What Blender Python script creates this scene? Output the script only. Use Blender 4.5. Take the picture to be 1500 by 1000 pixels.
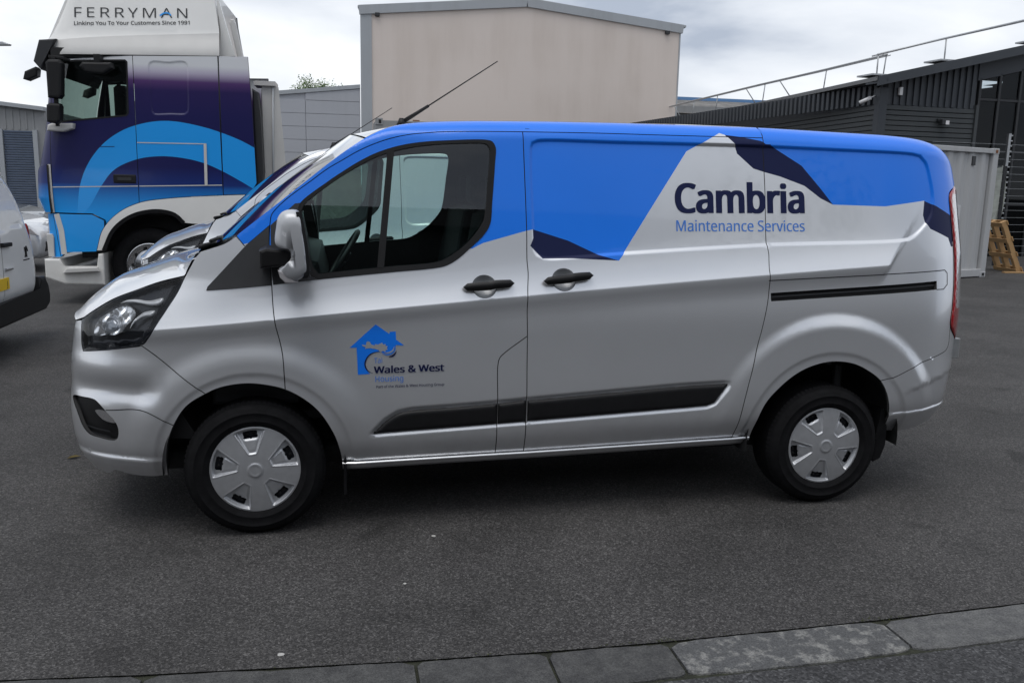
import bpy, bmesh, math, random
import numpy as np
from mathutils import Vector, Matrix
from mathutils.geometry import delaunay_2d_cdt

random.seed(7); np.random.seed(7)
for o in list(bpy.data.objects): bpy.data.objects.remove(o)
SC = bpy.context.scene
COL = SC.collection
R = math.radians

# ------------------------------------------------------------------ camera
cam = bpy.data.cameras.new('camera'); camo = bpy.data.objects.new('camera', cam); COL.objects.link(camo)
YAW, PITCH, ROLL = 0.20226, 0.17735, 0.02132
cam.sensor_width = 36; cam.lens = 1272.5/1500*36; cam.clip_start = 0.05; cam.clip_end = 3000
_f = Vector((math.sin(YAW)*math.cos(PITCH), math.cos(YAW)*math.cos(PITCH), -math.sin(PITCH)))
_r = Vector((math.cos(YAW), -math.sin(YAW), 0)); _u = _r.cross(_f)
_r2 = _r*math.cos(ROLL) + _u*math.sin(ROLL); _u2 = _u*math.cos(ROLL) - _r*math.sin(ROLL)
M = Matrix(((_r2.x, _u2.x, -_f.x, 0.382), (_r2.y, _u2.y, -_f.y, -4.063), (_r2.z, _u2.z, -_f.z, 1.655), (0, 0, 0, 1)))
camo.matrix_world = M
SC.camera = camo

# ------------------------------------------------------------------ sky: overcast cloud deck over a Nishita sky
SUN_EL, SUN_AZ = R(72), R(215)            # azimuth from +Y towards +X
world = bpy.data.worlds.new('World'); SC.world = world; world.use_nodes = True
nt = world.node_tree; nt.nodes.clear()
def wn(t, **k):
    n = nt.nodes.new(t)
    for a, b in k.items(): setattr(n, a, b)
    return n
out = wn('ShaderNodeOutputWorld'); bg = wn('ShaderNodeBackground'); sky = wn('ShaderNodeTexSky')
sky.sky_type = 'NISHITA'; sky.sun_disc = False; sky.sun_elevation = SUN_EL; sky.sun_rotation = SUN_AZ
sky.dust_density = 3.0
tc = wn('ShaderNodeTexCoord'); mp = wn('ShaderNodeMapping'); mp.inputs['Scale'].default_value = (1.0, 1.0, 2.6)
mp.inputs['Location'].default_value = (0.35, 1.2, 0.0)
n1 = wn('ShaderNodeTexNoise'); n1.inputs['Scale'].default_value = 2.3; n1.inputs['Detail'].default_value = 7; n1.inputs['Roughness'].default_value = 0.52
n1.inputs['Distortion'].default_value = 0.25
cr = wn('ShaderNodeValToRGB')
e = cr.color_ramp.elements
e[0].position = 0.37; e[0].color = (3.9, 4.4, 5.3, 1)
e[1].position = 0.62; e[1].color = (8.7, 8.95, 9.3, 1)
m = e.new(0.48); m.color = (6.6, 7.0, 7.65, 1)
mx = wn('ShaderNodeMix'); mx.data_type = 'RGBA'; mx.inputs[0].default_value = 0.93
L = nt.links.new
L(tc.outputs['Generated'], mp.inputs['Vector']); L(mp.outputs['Vector'], n1.inputs['Vector']); L(n1.outputs['Fac'], cr.inputs['Fac'])
L(sky.outputs['Color'], mx.inputs[6]); L(cr.outputs['Color'], mx.inputs[7]); L(mx.outputs[2], bg.inputs['Color'])
bg.inputs['Strength'].default_value = 0.10
L(bg.outputs['Background'], out.inputs['Surface'])

sun = bpy.data.lights.new('sun', 'SUN'); suno = bpy.data.objects.new('sun', sun); COL.objects.link(suno)
sun.energy = 1.1; sun.angle = R(35); sun.color = (1.0, 0.98, 0.95)
_sd = Vector((math.sin(SUN_AZ)*math.cos(SUN_EL), math.cos(SUN_AZ)*math.cos(SUN_EL), math.sin(SUN_EL)))
suno.rotation_euler = _sd.to_track_quat('Z', 'Y').to_euler(); suno.location = _sd*30
vs = SC.view_settings; vs.view_transform = 'Standard'; vs.look = 'None'; vs.exposure = 0.28; vs.gamma = 1.0; vs.use_curve_mapping = False

# ------------------------------------------------------------------ materials
MATS = {}
def node(t, typ, **k):
    n = t.nodes.new(typ)
    for a, b in k.items(): setattr(n, a, b)
    return n
def pm(name, col, rough=0.5, metal=0.0, coat=0.0, spec=0.5, var=0.0, vscale=8.0, bump=0.0, bscale=60.0, trans=0.0, alpha=1.0, emit=None, dirt=None, coat_rough=0.03):
    """plain procedural surface: base colour with noise variation, optional bump and a grime colour near the ground"""
    if name in MATS: return MATS[name]
    m = bpy.data.materials.new(name); m.use_nodes = True; t = m.node_tree; b = t.nodes['Principled BSDF']
    b.inputs['Roughness'].default_value = rough; b.inputs['Metallic'].default_value = metal
    b.inputs['Coat Weight'].default_value = coat; b.inputs['Coat Roughness'].default_value = coat_rough
    b.inputs['Specular IOR Level'].default_value = spec; b.inputs['Transmission Weight'].default_value = trans
    b.inputs['Base Color'].default_value = (*col, 1)
    tcn = node(t, 'ShaderNodeTexCoord')
    src = None
    if var > 0:
        nz = node(t, 'ShaderNodeTexNoise'); nz.inputs['Scale'].default_value = vscale; nz.inputs['Detail'].default_value = 6
        t.links.new(tcn.outputs['Object'], nz.inputs['Vector'])
        r = node(t, 'ShaderNodeMapRange'); r.inputs[1].default_value = 0.3; r.inputs[2].default_value = 0.7
        r.inputs[3].default_value = 1-var; r.inputs[4].default_value = 1+var
        t.links.new(nz.outputs['Fac'], r.inputs[0])
        v = node(t, 'ShaderNodeVectorMath'); v.operation = 'SCALE'; v.inputs[0].default_value = col
        t.links.new(r.outputs[0], v.inputs['Scale']); src = v.outputs[0]
        t.links.new(src, b.inputs['Base Color'])
    if dirt:
        (dc, z0, z1, amt) = dirt
        g = node(t, 'ShaderNodeSeparateXYZ'); t.links.new(tcn.outputs['Object'], g.inputs[0])
        r = node(t, 'ShaderNodeMapRange'); r.inputs[1].default_value = z1; r.inputs[2].default_value = z0; r.inputs[3].default_value = 0; r.inputs[4].default_value = amt
        t.links.new(g.outputs['Z'], r.inputs[0])
        nz = node(t, 'ShaderNodeTexNoise'); nz.inputs['Scale'].default_value = 14; nz.inputs['Detail'].default_value = 8
        t.links.new(tcn.outputs['Object'], nz.inputs['Vector'])
        mu = node(t, 'ShaderNodeMath'); mu.operation = 'MULTIPLY'; t.links.new(r.outputs[0], mu.inputs[0]); t.links.new(nz.outputs['Fac'], mu.inputs[1])
        mi = node(t, 'ShaderNodeMix'); mi.data_type = 'RGBA'; mi.inputs[7].default_value = (*dc, 1); mi.inputs[6].default_value = (*col, 1)
        if src: t.links.new(src, mi.inputs[6])
        t.links.new(mu.outputs[0], mi.inputs[0]); t.links.new(mi.outputs[2], b.inputs['Base Color'])
    if bump > 0:
        nz = node(t, 'ShaderNodeTexNoise'); nz.inputs['Scale'].default_value = bscale; nz.inputs['Detail'].default_value = 4
        t.links.new(tcn.outputs['Object'], nz.inputs['Vector'])
        bp = node(t, 'ShaderNodeBump'); bp.inputs['Strength'].default_value = bump; bp.inputs['Distance'].default_value = 0.01
        t.links.new(nz.outputs['Fac'], bp.inputs['Height']); t.links.new(bp.outputs['Normal'], b.inputs['Normal'])
    if emit:
        b.inputs['Emission Color'].default_value = (*emit[0], 1); b.inputs['Emission Strength'].default_value = emit[1]
    MATS[name] = m; return m
def glass_mat(name, tint, ior=1.45, rough=0.0):
    m = bpy.data.materials.new(name); m.use_nodes = True; t = m.node_tree; t.nodes.clear()
    o = node(t, 'ShaderNodeOutputMaterial'); mxs = node(t, 'ShaderNodeMixShader'); fr = node(t, 'ShaderNodeFresnel'); fr.inputs[0].default_value = ior
    tr = node(t, 'ShaderNodeBsdfTransparent'); tr.inputs[0].default_value = (*tint, 1)
    gl = node(t, 'ShaderNodeBsdfGlossy'); gl.inputs['Roughness'].default_value = rough; gl.inputs['Color'].default_value = (1, 1, 1, 1)
    mr = node(t, 'ShaderNodeMath'); mr.operation = 'MULTIPLY'; mr.inputs[1].default_value = 1.8; mr.use_clamp = True
    t.links.new(fr.outputs[0], mr.inputs[0]); t.links.new(mr.outputs[0], mxs.inputs[0]); t.links.new(tr.outputs[0], mxs.inputs[1]); t.links.new(gl.outputs[0], mxs.inputs[2])
    t.links.new(mxs.outputs[0], o.inputs['Surface']); MATS[name] = m; return m

ROADFILM = (0.16, 0.15, 0.14)
mirpaint = pm('silver_cap_paint', (0.50, 0.51, 0.53), 0.45, 0.35, 0.3)
cupshade = pm('silver_cup_shaded', (0.34, 0.35, 0.365), 0.45, 0.3, 0.2)  # body silver darkened: shade under the handle bar is put into the cup colour
silver = pm('silver_paint', (0.75, 0.762, 0.785), 0.29, 0.66, 1.0, var=0.02, vscale=3, dirt=(ROADFILM, 0.2, 0.75, 0.35))
blue = pm('blue_vinyl', (0.006, 0.195, 0.88), 0.36, 0.0, 0.35, spec=0.35, var=0.02, vscale=3)
navy = pm('navy_vinyl', (0.009, 0.014, 0.062), 0.5, 0.0, 0.0, spec=0.2)
ltblue = pm('light_blue_vinyl', (0.045, 0.20, 0.66), 0.35, 0.0, 0.4)
blackp = pm('black_plastic', (0.009, 0.009, 0.010), 0.5, spec=0.3, var=0.15, vscale=30, bump=0.05, bscale=400)
softblack = pm('grey_black_plastic', (0.022, 0.023, 0.026), 0.5, var=0.1, vscale=20)
gap = pm('shadow_gap_black', (0.006, 0.006, 0.007), 0.7)
rubber = pm('tyre_rubber', (0.009, 0.009, 0.010), 0.8, var=0.25, vscale=25, bump=0.15, bscale=120, spec=0.12)
liner = pm('arch_liner', (0.018, 0.018, 0.019), 0.8, var=0.3, vscale=12)
trimsil = pm('wheel_trim_silver', (0.50, 0.51, 0.53), 0.38, 0.6, 0.4, var=0.06, vscale=30)
chrome = pm('chrome', (0.85, 0.86, 0.88), 0.12, 1.0)
lampdark = pm('lamp_housing', (0.018, 0.02, 0.026), 0.25, 0.3)
lampbar = pm('lamp_light_bar', (0.80, 0.81, 0.83), 0.25, 0.25, 0.5)
redlens = pm('red_lens', (0.32, 0.008, 0.012), 0.12, 0.0, 1.0)
clearlens = pm('clear_lens', (0.55, 0.53, 0.54), 0.12, 0.3, 1.0)
trimgrey = pm('cabin_grey', (0.035, 0.036, 0.038), 0.8, var=0.1, vscale=20)
headlin = pm('headlining', (0.30, 0.30, 0.29), 0.9)
seatfab = pm('seat_fabric', (0.025, 0.025, 0.028), 0.9, var=0.3, vscale=60)
alu = pm('galvanised', (0.42, 0.43, 0.44), 0.45, 0.6, var=0.1, vscale=20)
wglass = glass_mat('window_glass', (0.62, 0.75, 0.71))
sglass = glass_mat('windscreen_glass', (0.60, 0.74, 0.72))
lglass = glass_mat('lamp_glass', (0.96, 0.97, 0.98), 1.22)

# ------------------------------------------------------------------ object helpers
def tag(o, label=None, cat=None, group=None, kind=None):
    if label: o['label'] = label
    if cat: o['category'] = cat
    if group: o['group'] = group
    if kind: o['kind'] = kind
    return o
def empty(name, loc=(0, 0, 0), rz=0.0):
    o = bpy.data.objects.new(name, None); COL.objects.link(o); o.location = loc; o.rotation_euler = (0, 0, rz); o.empty_display_size = 0.2
    return o
def link(name, me, mats, parent=None):
    if not isinstance(mats, (list, tuple)): mats = [mats]
    for m_ in mats: me.materials.append(m_)
    o = bpy.data.objects.new(name, me); COL.objects.link(o); o.parent = parent
    return o
def mesh_from(name, verts, faces, mats, parent=None, smooth=False, idx=None):
    me = bpy.data.meshes.new(name); me.from_pydata([tuple(v) for v in verts], [], [tuple(f) for f in faces])
    if idx is not None: me.polygons.foreach_set('material_index', idx)
    if smooth: me.polygons.foreach_set('use_smooth', [True]*len(me.polygons))
    me.update()
    return link(name, me, mats, parent)
def from_bm(name, bm, mats, parent=None, smooth=False):
    bmesh.ops.recalc_face_normals(bm, faces=bm.faces)
    me = bpy.data.meshes.new(name); bm.to_mesh(me); bm.free()
    if smooth: me.polygons.foreach_set('use_smooth', [True]*len(me.polygons))
    return link(name, me, mats, parent)
def bm_box(bm, lo, hi, bev=0.0, seg=2):
    vs_ = [bm.verts.new((x, y, z)) for x in (lo[0], hi[0]) for y in (lo[1], hi[1]) for z in (lo[2], hi[2])]
    fs = [bm.faces.new([vs_[i] for i in q]) for q in ((0, 1, 3, 2), (4, 6, 7, 5), (0, 4, 5, 1), (2, 3, 7, 6), (0, 2, 6, 4), (1, 5, 7, 3))]
    if bev > 0:
        es = list({e_ for f_ in fs for e_ in f_.edges})
        bmesh.ops.bevel(bm, geom=es, offset=bev, segments=seg, profile=0.5, affect='EDGES')
def box(name, lo, hi, mat, parent=None, bev=0.0, seg=2):
    bm = bmesh.new(); bm_box(bm, lo, hi, bev, seg); return from_bm(name, bm, mat, parent)
def prism(name, poly, fn, d0, d1, mat, parent=None, bev=0.0, smooth=False):
    """extrude a 2-D polygon: fn(a, b, d) -> xyz"""
    bm = bmesh.new(); n = len(poly)
    A = [bm.verts.new(fn(a, b, d0)) for a, b in poly]; B = [bm.verts.new(fn(a, b, d1)) for a, b in poly]
    f0 = bm.faces.new(A); f1 = bm.faces.new(B[::-1])
    for i in range(n): bm.faces.new((A[i], B[i], B[(i+1) % n], A[(i+1) % n]))
    if bev > 0: bmesh.ops.bevel(bm, geom=list(f0.edges)+list(f1.edges), offset=bev, segments=2, profile=0.5, affect='EDGES')
    bmesh.ops.triangulate(bm, faces=[f for f in bm.faces if len(f.verts) > 4])
    return from_bm(name, bm, mat, parent, smooth)
def tube_bm(bm, pts, rad, n=8):
    pts = [Vector(p_) for p_ in pts]; rings = []
    rads = rad if isinstance(rad, (list, tuple)) else [rad]*len(pts)
    for i, p_ in enumerate(pts):
        d = (pts[min(i+1, len(pts)-1)] - pts[max(i-1, 0)]).normalized()
        s = d.orthogonal().normalized() if i == 0 else (rings_s - d*rings_s.dot(d)).normalized()
        rings_s = s; t_ = d.cross(s)
        rings.append([bm.verts.new(p_ + (s*math.cos(a) + t_*math.sin(a))*rads[i]) for a in [2*math.pi*k/n for k in range(n)]])
    for a, b in zip(rings, rings[1:]):
        for k in range(n): bm.faces.new((a[k], a[(k+1) % n], b[(k+1) % n], b[k]))
    bm.faces.new(rings[0][::-1]); bm.faces.new(rings[-1])
def tube(name, pts, rad, mat, parent=None, n=8):
    bm = bmesh.new(); tube_bm(bm, pts, rad, n); return from_bm(name, bm, mat, parent, True)
def copy_tree(o, parent=None, remap=None):
    c = o.copy(); COL.objects.link(c); c.parent = parent
    if remap:
        for s in c.material_slots:
            if s.material in remap:
                nm = remap[s.material]; s.link = 'OBJECT'; s.material = nm
    for ch in list(o.children): copy_tree(ch, c, remap)
    return c

def catmull(pts, step=0.012):
    """smooth an open polyline"""
    P = np.array(pts, float)
    if len(P) < 3:
        n = max(2, int(np.linalg.norm(P[1]-P[0])/step)+1)
        return [tuple(P[0]+(P[1]-P[0])*t) for t in np.linspace(0, 1, n)]
    Q = np.vstack([2*P[0]-P[1], P, 2*P[-1]-P[-2]]); o = []
    for i in range(1, len(Q)-2):
        p0, p1, p2, p3 = Q[i-1], Q[i], Q[i+1], Q[i+2]
        t0 = 0; t1 = t0+max(np.linalg.norm(p1-p0), 1e-6)**.5; t2 = t1+max(np.linalg.norm(p2-p1), 1e-6)**.5; t3 = t2+max(np.linalg.norm(p3-p2), 1e-6)**.5
        n = max(1, int(np.linalg.norm(p2-p1)/step))
        for k in range(n):
            t = t1+(t2-t1)*k/n
            a1 = (t1-t)/(t1-t0)*p0+(t-t0)/(t1-t0)*p1; a2 = (t2-t)/(t2-t1)*p1+(t-t1)/(t2-t1)*p2; a3 = (t3-t)/(t3-t2)*p2+(t-t2)/(t3-t2)*p3
            b1 = (t2-t)/(t2-t0)*a1+(t-t0)/(t2-t0)*a2; b2 = (t3-t)/(t3-t1)*a2+(t-t1)/(t3-t1)*a3
            o.append(tuple((t2-t)/(t2-t1)*b1+(t-t1)/(t2-t1)*b2))
    o.append(tuple(P[-1])); return o
def line(pts, step=0.012):
    o = []
    for a, b in zip(pts, pts[1:]):
        a = np.array(a, float); b = np.array(b, float); n = max(1, int(np.linalg.norm(b-a)/step))
        o += [tuple(a+(b-a)*k/n) for k in range(n)]
    o.append(tuple(pts[-1])); return o
def join(*segs):
    o = []
    for s in segs:
        for q in s:
            if not o or math.hypot(o[-1][0]-q[0], o[-1][1]-q[1]) > 1e-4: o.append(tuple(q))
    if math.hypot(o[0][0]-o[-1][0], o[0][1]-o[-1][1]) < 1e-4: o.pop()
    return o
def closed(pts, step=0.012):
    """smooth closed loop"""
    k = len(pts); P = list(pts)
    ext = P[-2:] + P + P[:3]
    s = catmull(ext, step)
    # cut the middle turn
    a = min(range(len(s)//2), key=lambda i: math.hypot(s[i][0]-P[0][0], s[i][1]-P[0][1]))
    b = max(range(len(s)//2, len(s)), key=lambda i: -math.hypot(s[i][0]-P[0][0], s[i][1]-P[0][1]))
    return join(s[a:b])
def cut(seg, a, b):
    """piece of a polyline between its points nearest to a and b"""
    i = min(range(len(seg)), key=lambda k: math.hypot(seg[k][0]-a[0], seg[k][1]-a[1]))
    j = min(range(len(seg)), key=lambda k: math.hypot(seg[k][0]-b[0], seg[k][1]-b[1]))
    return seg[i:j+1] if i <= j else seg[j:i+1][::-1]
def inside(px, pz, poly):
    P = np.array(poly); x1 = P[:, 0]; z1 = P[:, 1]; x2 = np.roll(x1, -1); z2 = np.roll(z1, -1)
    px = np.asarray(px)[:, None]; pz = np.asarray(pz)[:, None]
    c = ((z1 > pz) != (z2 > pz))
    with np.errstate(divide='ignore', invalid='ignore'):
        xi = (x2-x1)*(pz-z1)/(z2-z1)+x1
    return (np.sum(c & (px < xi), axis=1) % 2) == 1
def segdist(px, pz, poly, close=True):
    P = np.array(poly, float); A = P if close else P[:-1]; B = np.roll(P, -1, 0) if close else P[1:]
    px = np.asarray(px, float).ravel(); pz = np.asarray(pz, float).ravel()
    d = np.full(px.shape, 1e9)
    for a, b in zip(A, B):
        e_ = b-a; l2 = e_@e_+1e-12
        t = np.clip(((px-a[0])*e_[0]+(pz-a[1])*e_[1])/l2, 0, 1)
        d = np.minimum(d, (px-a[0]-t*e_[0])**2+(pz-a[1]-t*e_[1])**2)
    return np.sqrt(d)
def sdist(px, pz, poly):
    d = segdist(px, pz, poly); return np.where(inside(np.ravel(px), np.ravel(pz), poly), d, -d)
def shrink(poly, g):
    P = np.array(poly); n = len(P)
    area = 0.5*np.sum(P[:, 0]*np.roll(P[:, 1], -1)-np.roll(P[:, 0], -1)*P[:, 1]); s = 1 if area > 0 else -1
    a = P-np.roll(P, 1, 0); b = np.roll(P, -1, 0)-P
    a /= np.linalg.norm(a, axis=1)[:, None]+1e-9; b /= np.linalg.norm(b, axis=1)[:, None]+1e-9
    na = np.stack([-a[:, 1], a[:, 0]], 1)*s; nb = np.stack([-b[:, 1], b[:, 0]], 1)*s
    m_ = na+nb; l = np.linalg.norm(m_, axis=1)[:, None]; m_ = m_/np.maximum(l, .3)
    k = 1/np.maximum((m_*na).sum(1), .5)[:, None]
    return [tuple(v) for v in P+m_*k*g]

def panel(name, poly, surf, mats, parent=None, holes=(), cuts=(), step=0.02, g=0.0022, off=0.0, flange=0.02, pick=None, extra=(), flange_mat=None, feats=()):
    """sheet over a height-field surface y = surf(x, z): constrained triangulation of a polygon, true surface normals, turned-in edges"""
    poly = shrink(poly, g) if g else list(poly)
    holes = [shrink(h, -g) if g else list(h) for h in holes]
    P = np.array(poly); lo = P.min(0); hi = P.max(0)
    gx = np.arange(lo[0], hi[0], step); gz = np.arange(lo[1], hi[1], step)
    X, Z = np.meshgrid(gx, gz); X = X + (np.arange(len(gz)) % 2)[:, None]*step*.5
    X = X.ravel(); Z = Z.ravel()
    k = inside(X, Z, poly); 
    for h in holes: k &= ~inside(X, Z, h)
    X, Z = X[k], Z[k]
    d = segdist(X, Z, poly)
    for h in holes: d = np.minimum(d, segdist(X, Z, h))
    for c in cuts: d = np.minimum(d, segdist(X, Z, c, False))
    runs = []
    if feats:
        safe = shrink(poly, 0.004)
        for c in feats:
            C_ = np.array(c); ok = inside(C_[:, 0], C_[:, 1], safe)
            for h in holes: ok &= ~inside(C_[:, 0], C_[:, 1], shrink(h, -0.004))
            run = []
            for q, o_ in zip(c, ok):
                if o_: run.append(tuple(q))
                else:
                    if len(run) > 1: runs.append(run)
                    run = []
            if len(run) > 1: runs.append(run)
        for c in runs: d = np.minimum(d, segdist(X, Z, c, False)*1.3)
    k = d > step*.35; X, Z = X[k], Z[k]
    co = []; ed = []
    def add(loop, close):
        s = len(co); co.extend(loop); n = len(loop)
        ed.extend((s+i, s+i+1) for i in range(n-1))
        if close: ed.append((s+n-1, s))
    add(poly, True)
    for h in holes: add(h, True)
    for c in cuts: add(c, False)
    for c in runs: add(c, False)
    for q in extra: co.append(q)
    co.extend(zip(X.tolist(), Z.tolist()))
    v2, e2, f2, *_ = delaunay_2d_cdt([Vector(c[:2]) for c in co], ed, [], 0, 1e-5)
    V = np.array([(v.x, v.y) for v in v2]); F = [f for f in f2]
    cen = np.array([V[list(f)].mean(0) for f in F])
    keep = inside(cen[:, 0], cen[:, 1], poly)
    for h in holes: keep &= ~inside(cen[:, 0], cen[:, 1], h)
    F = [f for f, q in zip(F, keep) if q]; cen = cen[keep]
    used = sorted({i for f in F for i in f}); mp_ = {o_: n for n, o_ in enumerate(used)}
    V = V[used]; F = [tuple(mp_[i] for i in f) for f in F]
    # orient: outward normal is -y
    FF = []
    for f in F:
        a, b, c = V[f[0]], V[f[1]], V[f[2]]
        cr_ = (b[0]-a[0])*(c[1]-a[1])-(b[1]-a[1])*(c[0]-a[0])
        FF.append(f if cr_ > 0 else f[::-1])
    F = FF
    x, z = V[:, 0], V[:, 1]; y = surf(x, z)
    h_ = 0.0015
    yx = (surf(x+h_, z)-surf(x-h_, z))/(2*h_); yz = (surf(x, z+h_)-surf(x, z-h_))/(2*h_)
    N = np.stack([yx, -np.ones_like(yx), yz], 1); N /= np.linalg.norm(N, axis=1)[:, None]
    verts = np.stack([x, y, z], 1) + N*off
    idx = [0]*len(F) if pick is None else [int(v) for v in pick(cen[:, 0], cen[:, 1])]
    mats = list(mats) if isinstance(mats, (list, tuple)) else [mats]
    verts = verts.tolist(); normals = N.tolist()
    if flange:
        cnt = {}
        for f in F:
            for a, b in zip(f, f[1:]+f[:1]): cnt[(a, b)] = 1
        bd = [(a, b) for (a, b) in cnt if (b, a) not in cnt]
        fm = len(mats); mats.append(flange_mat or gap); new = {}
        def dup(i, dd):
            key = (i, dd)
            if key not in new:
                new[key] = len(verts); p_ = np.array(verts[i]) - np.array(normals[i])*dd; verts.append(p_.tolist()); normals.append([0, 0, 1])
            return new[key]
        for a, b in bd:
            F.append((b, a, dup(a, flange), dup(b, flange))); idx.append(fm)
    me = bpy.data.meshes.new(name); me.from_pydata(verts, [], F)
    me.polygons.foreach_set('material_index', idx); me.polygons.foreach_set('use_smooth', [True]*len(F))
    me.update(); me.normals_split_custom_set_from_vertices(normals)
    return link(name, me, mats, parent)
def ribbon(name, pts, surf, w, mat, parent=None, off=0.001, close=False):
    """thin strip of width w along a polyline on a surface"""
    P = np.array(pts, float); T = np.gradient(P, axis=0); T /= np.linalg.norm(T, axis=1)[:, None]+1e-9
    Nn = np.stack([-T[:, 1], T[:, 0]], 1); A = P+Nn*w/2; B = P-Nn*w/2; n = len(P)
    v = [(a[0], float(surf(a[0:1], a[1:2])[0])-off, a[1]) for a in A]+[(b[0], float(surf(b[0:1], b[1:2])[0])-off, b[1]) for b in B]
    f = [(i, i+1, n+i+1, n+i) for i in range(n-1)]
    if close: f.append((n-1, 0, n, 2*n-1))
    return mesh_from(name, v, f, mat, parent, True)
FONT = None
try:
    import os
    FONT = bpy.data.fonts.load(os.path.join(bpy.utils.system_resource('DATAFILES'), 'fonts', 'NotoSansHebrew-Regular.woff2'))
except Exception: FONT = None
def text_mesh(txt, bold=0.0, spacing=1.0):
    cu = bpy.data.curves.new('t', 'FONT')
    if FONT: cu.font = FONT
    cu.body = txt; cu.offset = bold; cu.space_character = spacing; cu.resolution_u = 4
    o = bpy.data.objects.new('t', cu); COL.objects.link(o)
    dg = bpy.context.evaluated_depsgraph_get(); ev = o.evaluated_get(dg); me = ev.to_mesh()
    V = np.array([(v.co.x, v.co.y) for v in me.vertices]); F = [tuple(p_.vertices) for p_ in me.polygons]
    ev.to_mesh_clear(); bpy.data.objects.remove(o); bpy.data.curves.remove(cu)
    return V, F
def lettering(name, txt, x0, z0, x1, z1, cap, surf, mat, parent, bold=0.0, spacing=1.0, off=0.0016, smear=0.0):
    """text on a side surface: baseline from (x0,z0) to (x1,z1), capital height cap"""
    V, F = text_mesh(txt, bold, spacing); H_, _ = text_mesh('H', bold)
    ch = H_[:, 1].max()-0; V = V.copy()
    if smear:                                   # heavier strokes: the outline laid down again to either side
        n0 = len(V); V = np.vstack([V+np.array([[dx_, 0]]) for dx_ in (-smear, -smear/2, 0, smear/2, smear)])
        F = [tuple(i+k*n0 for i in f) for k in range(5) for f in F]; lay = np.repeat(np.arange(5), n0)*0.00006
    lo = V[:, 0].min(); wd = V[:, 0].max()-lo
    t = (V[:, 0]-lo)/wd
    x = x0+(x1-x0)*t; z = z0+(z1-z0)*t+V[:, 1]/ch*cap
    y = surf(x, z)-off
    if smear: y = y-lay
    fs = []
    for f in F:
        a, b, c = f[:3]
        cr_ = (x[b]-x[a])*(z[c]-z[a])-(z[b]-z[a])*(x[c]-x[a]); fs.append(f if cr_ > 0 else f[::-1])
    return mesh_from(name, list(zip(x, y, z)), fs, mat, parent)

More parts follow.
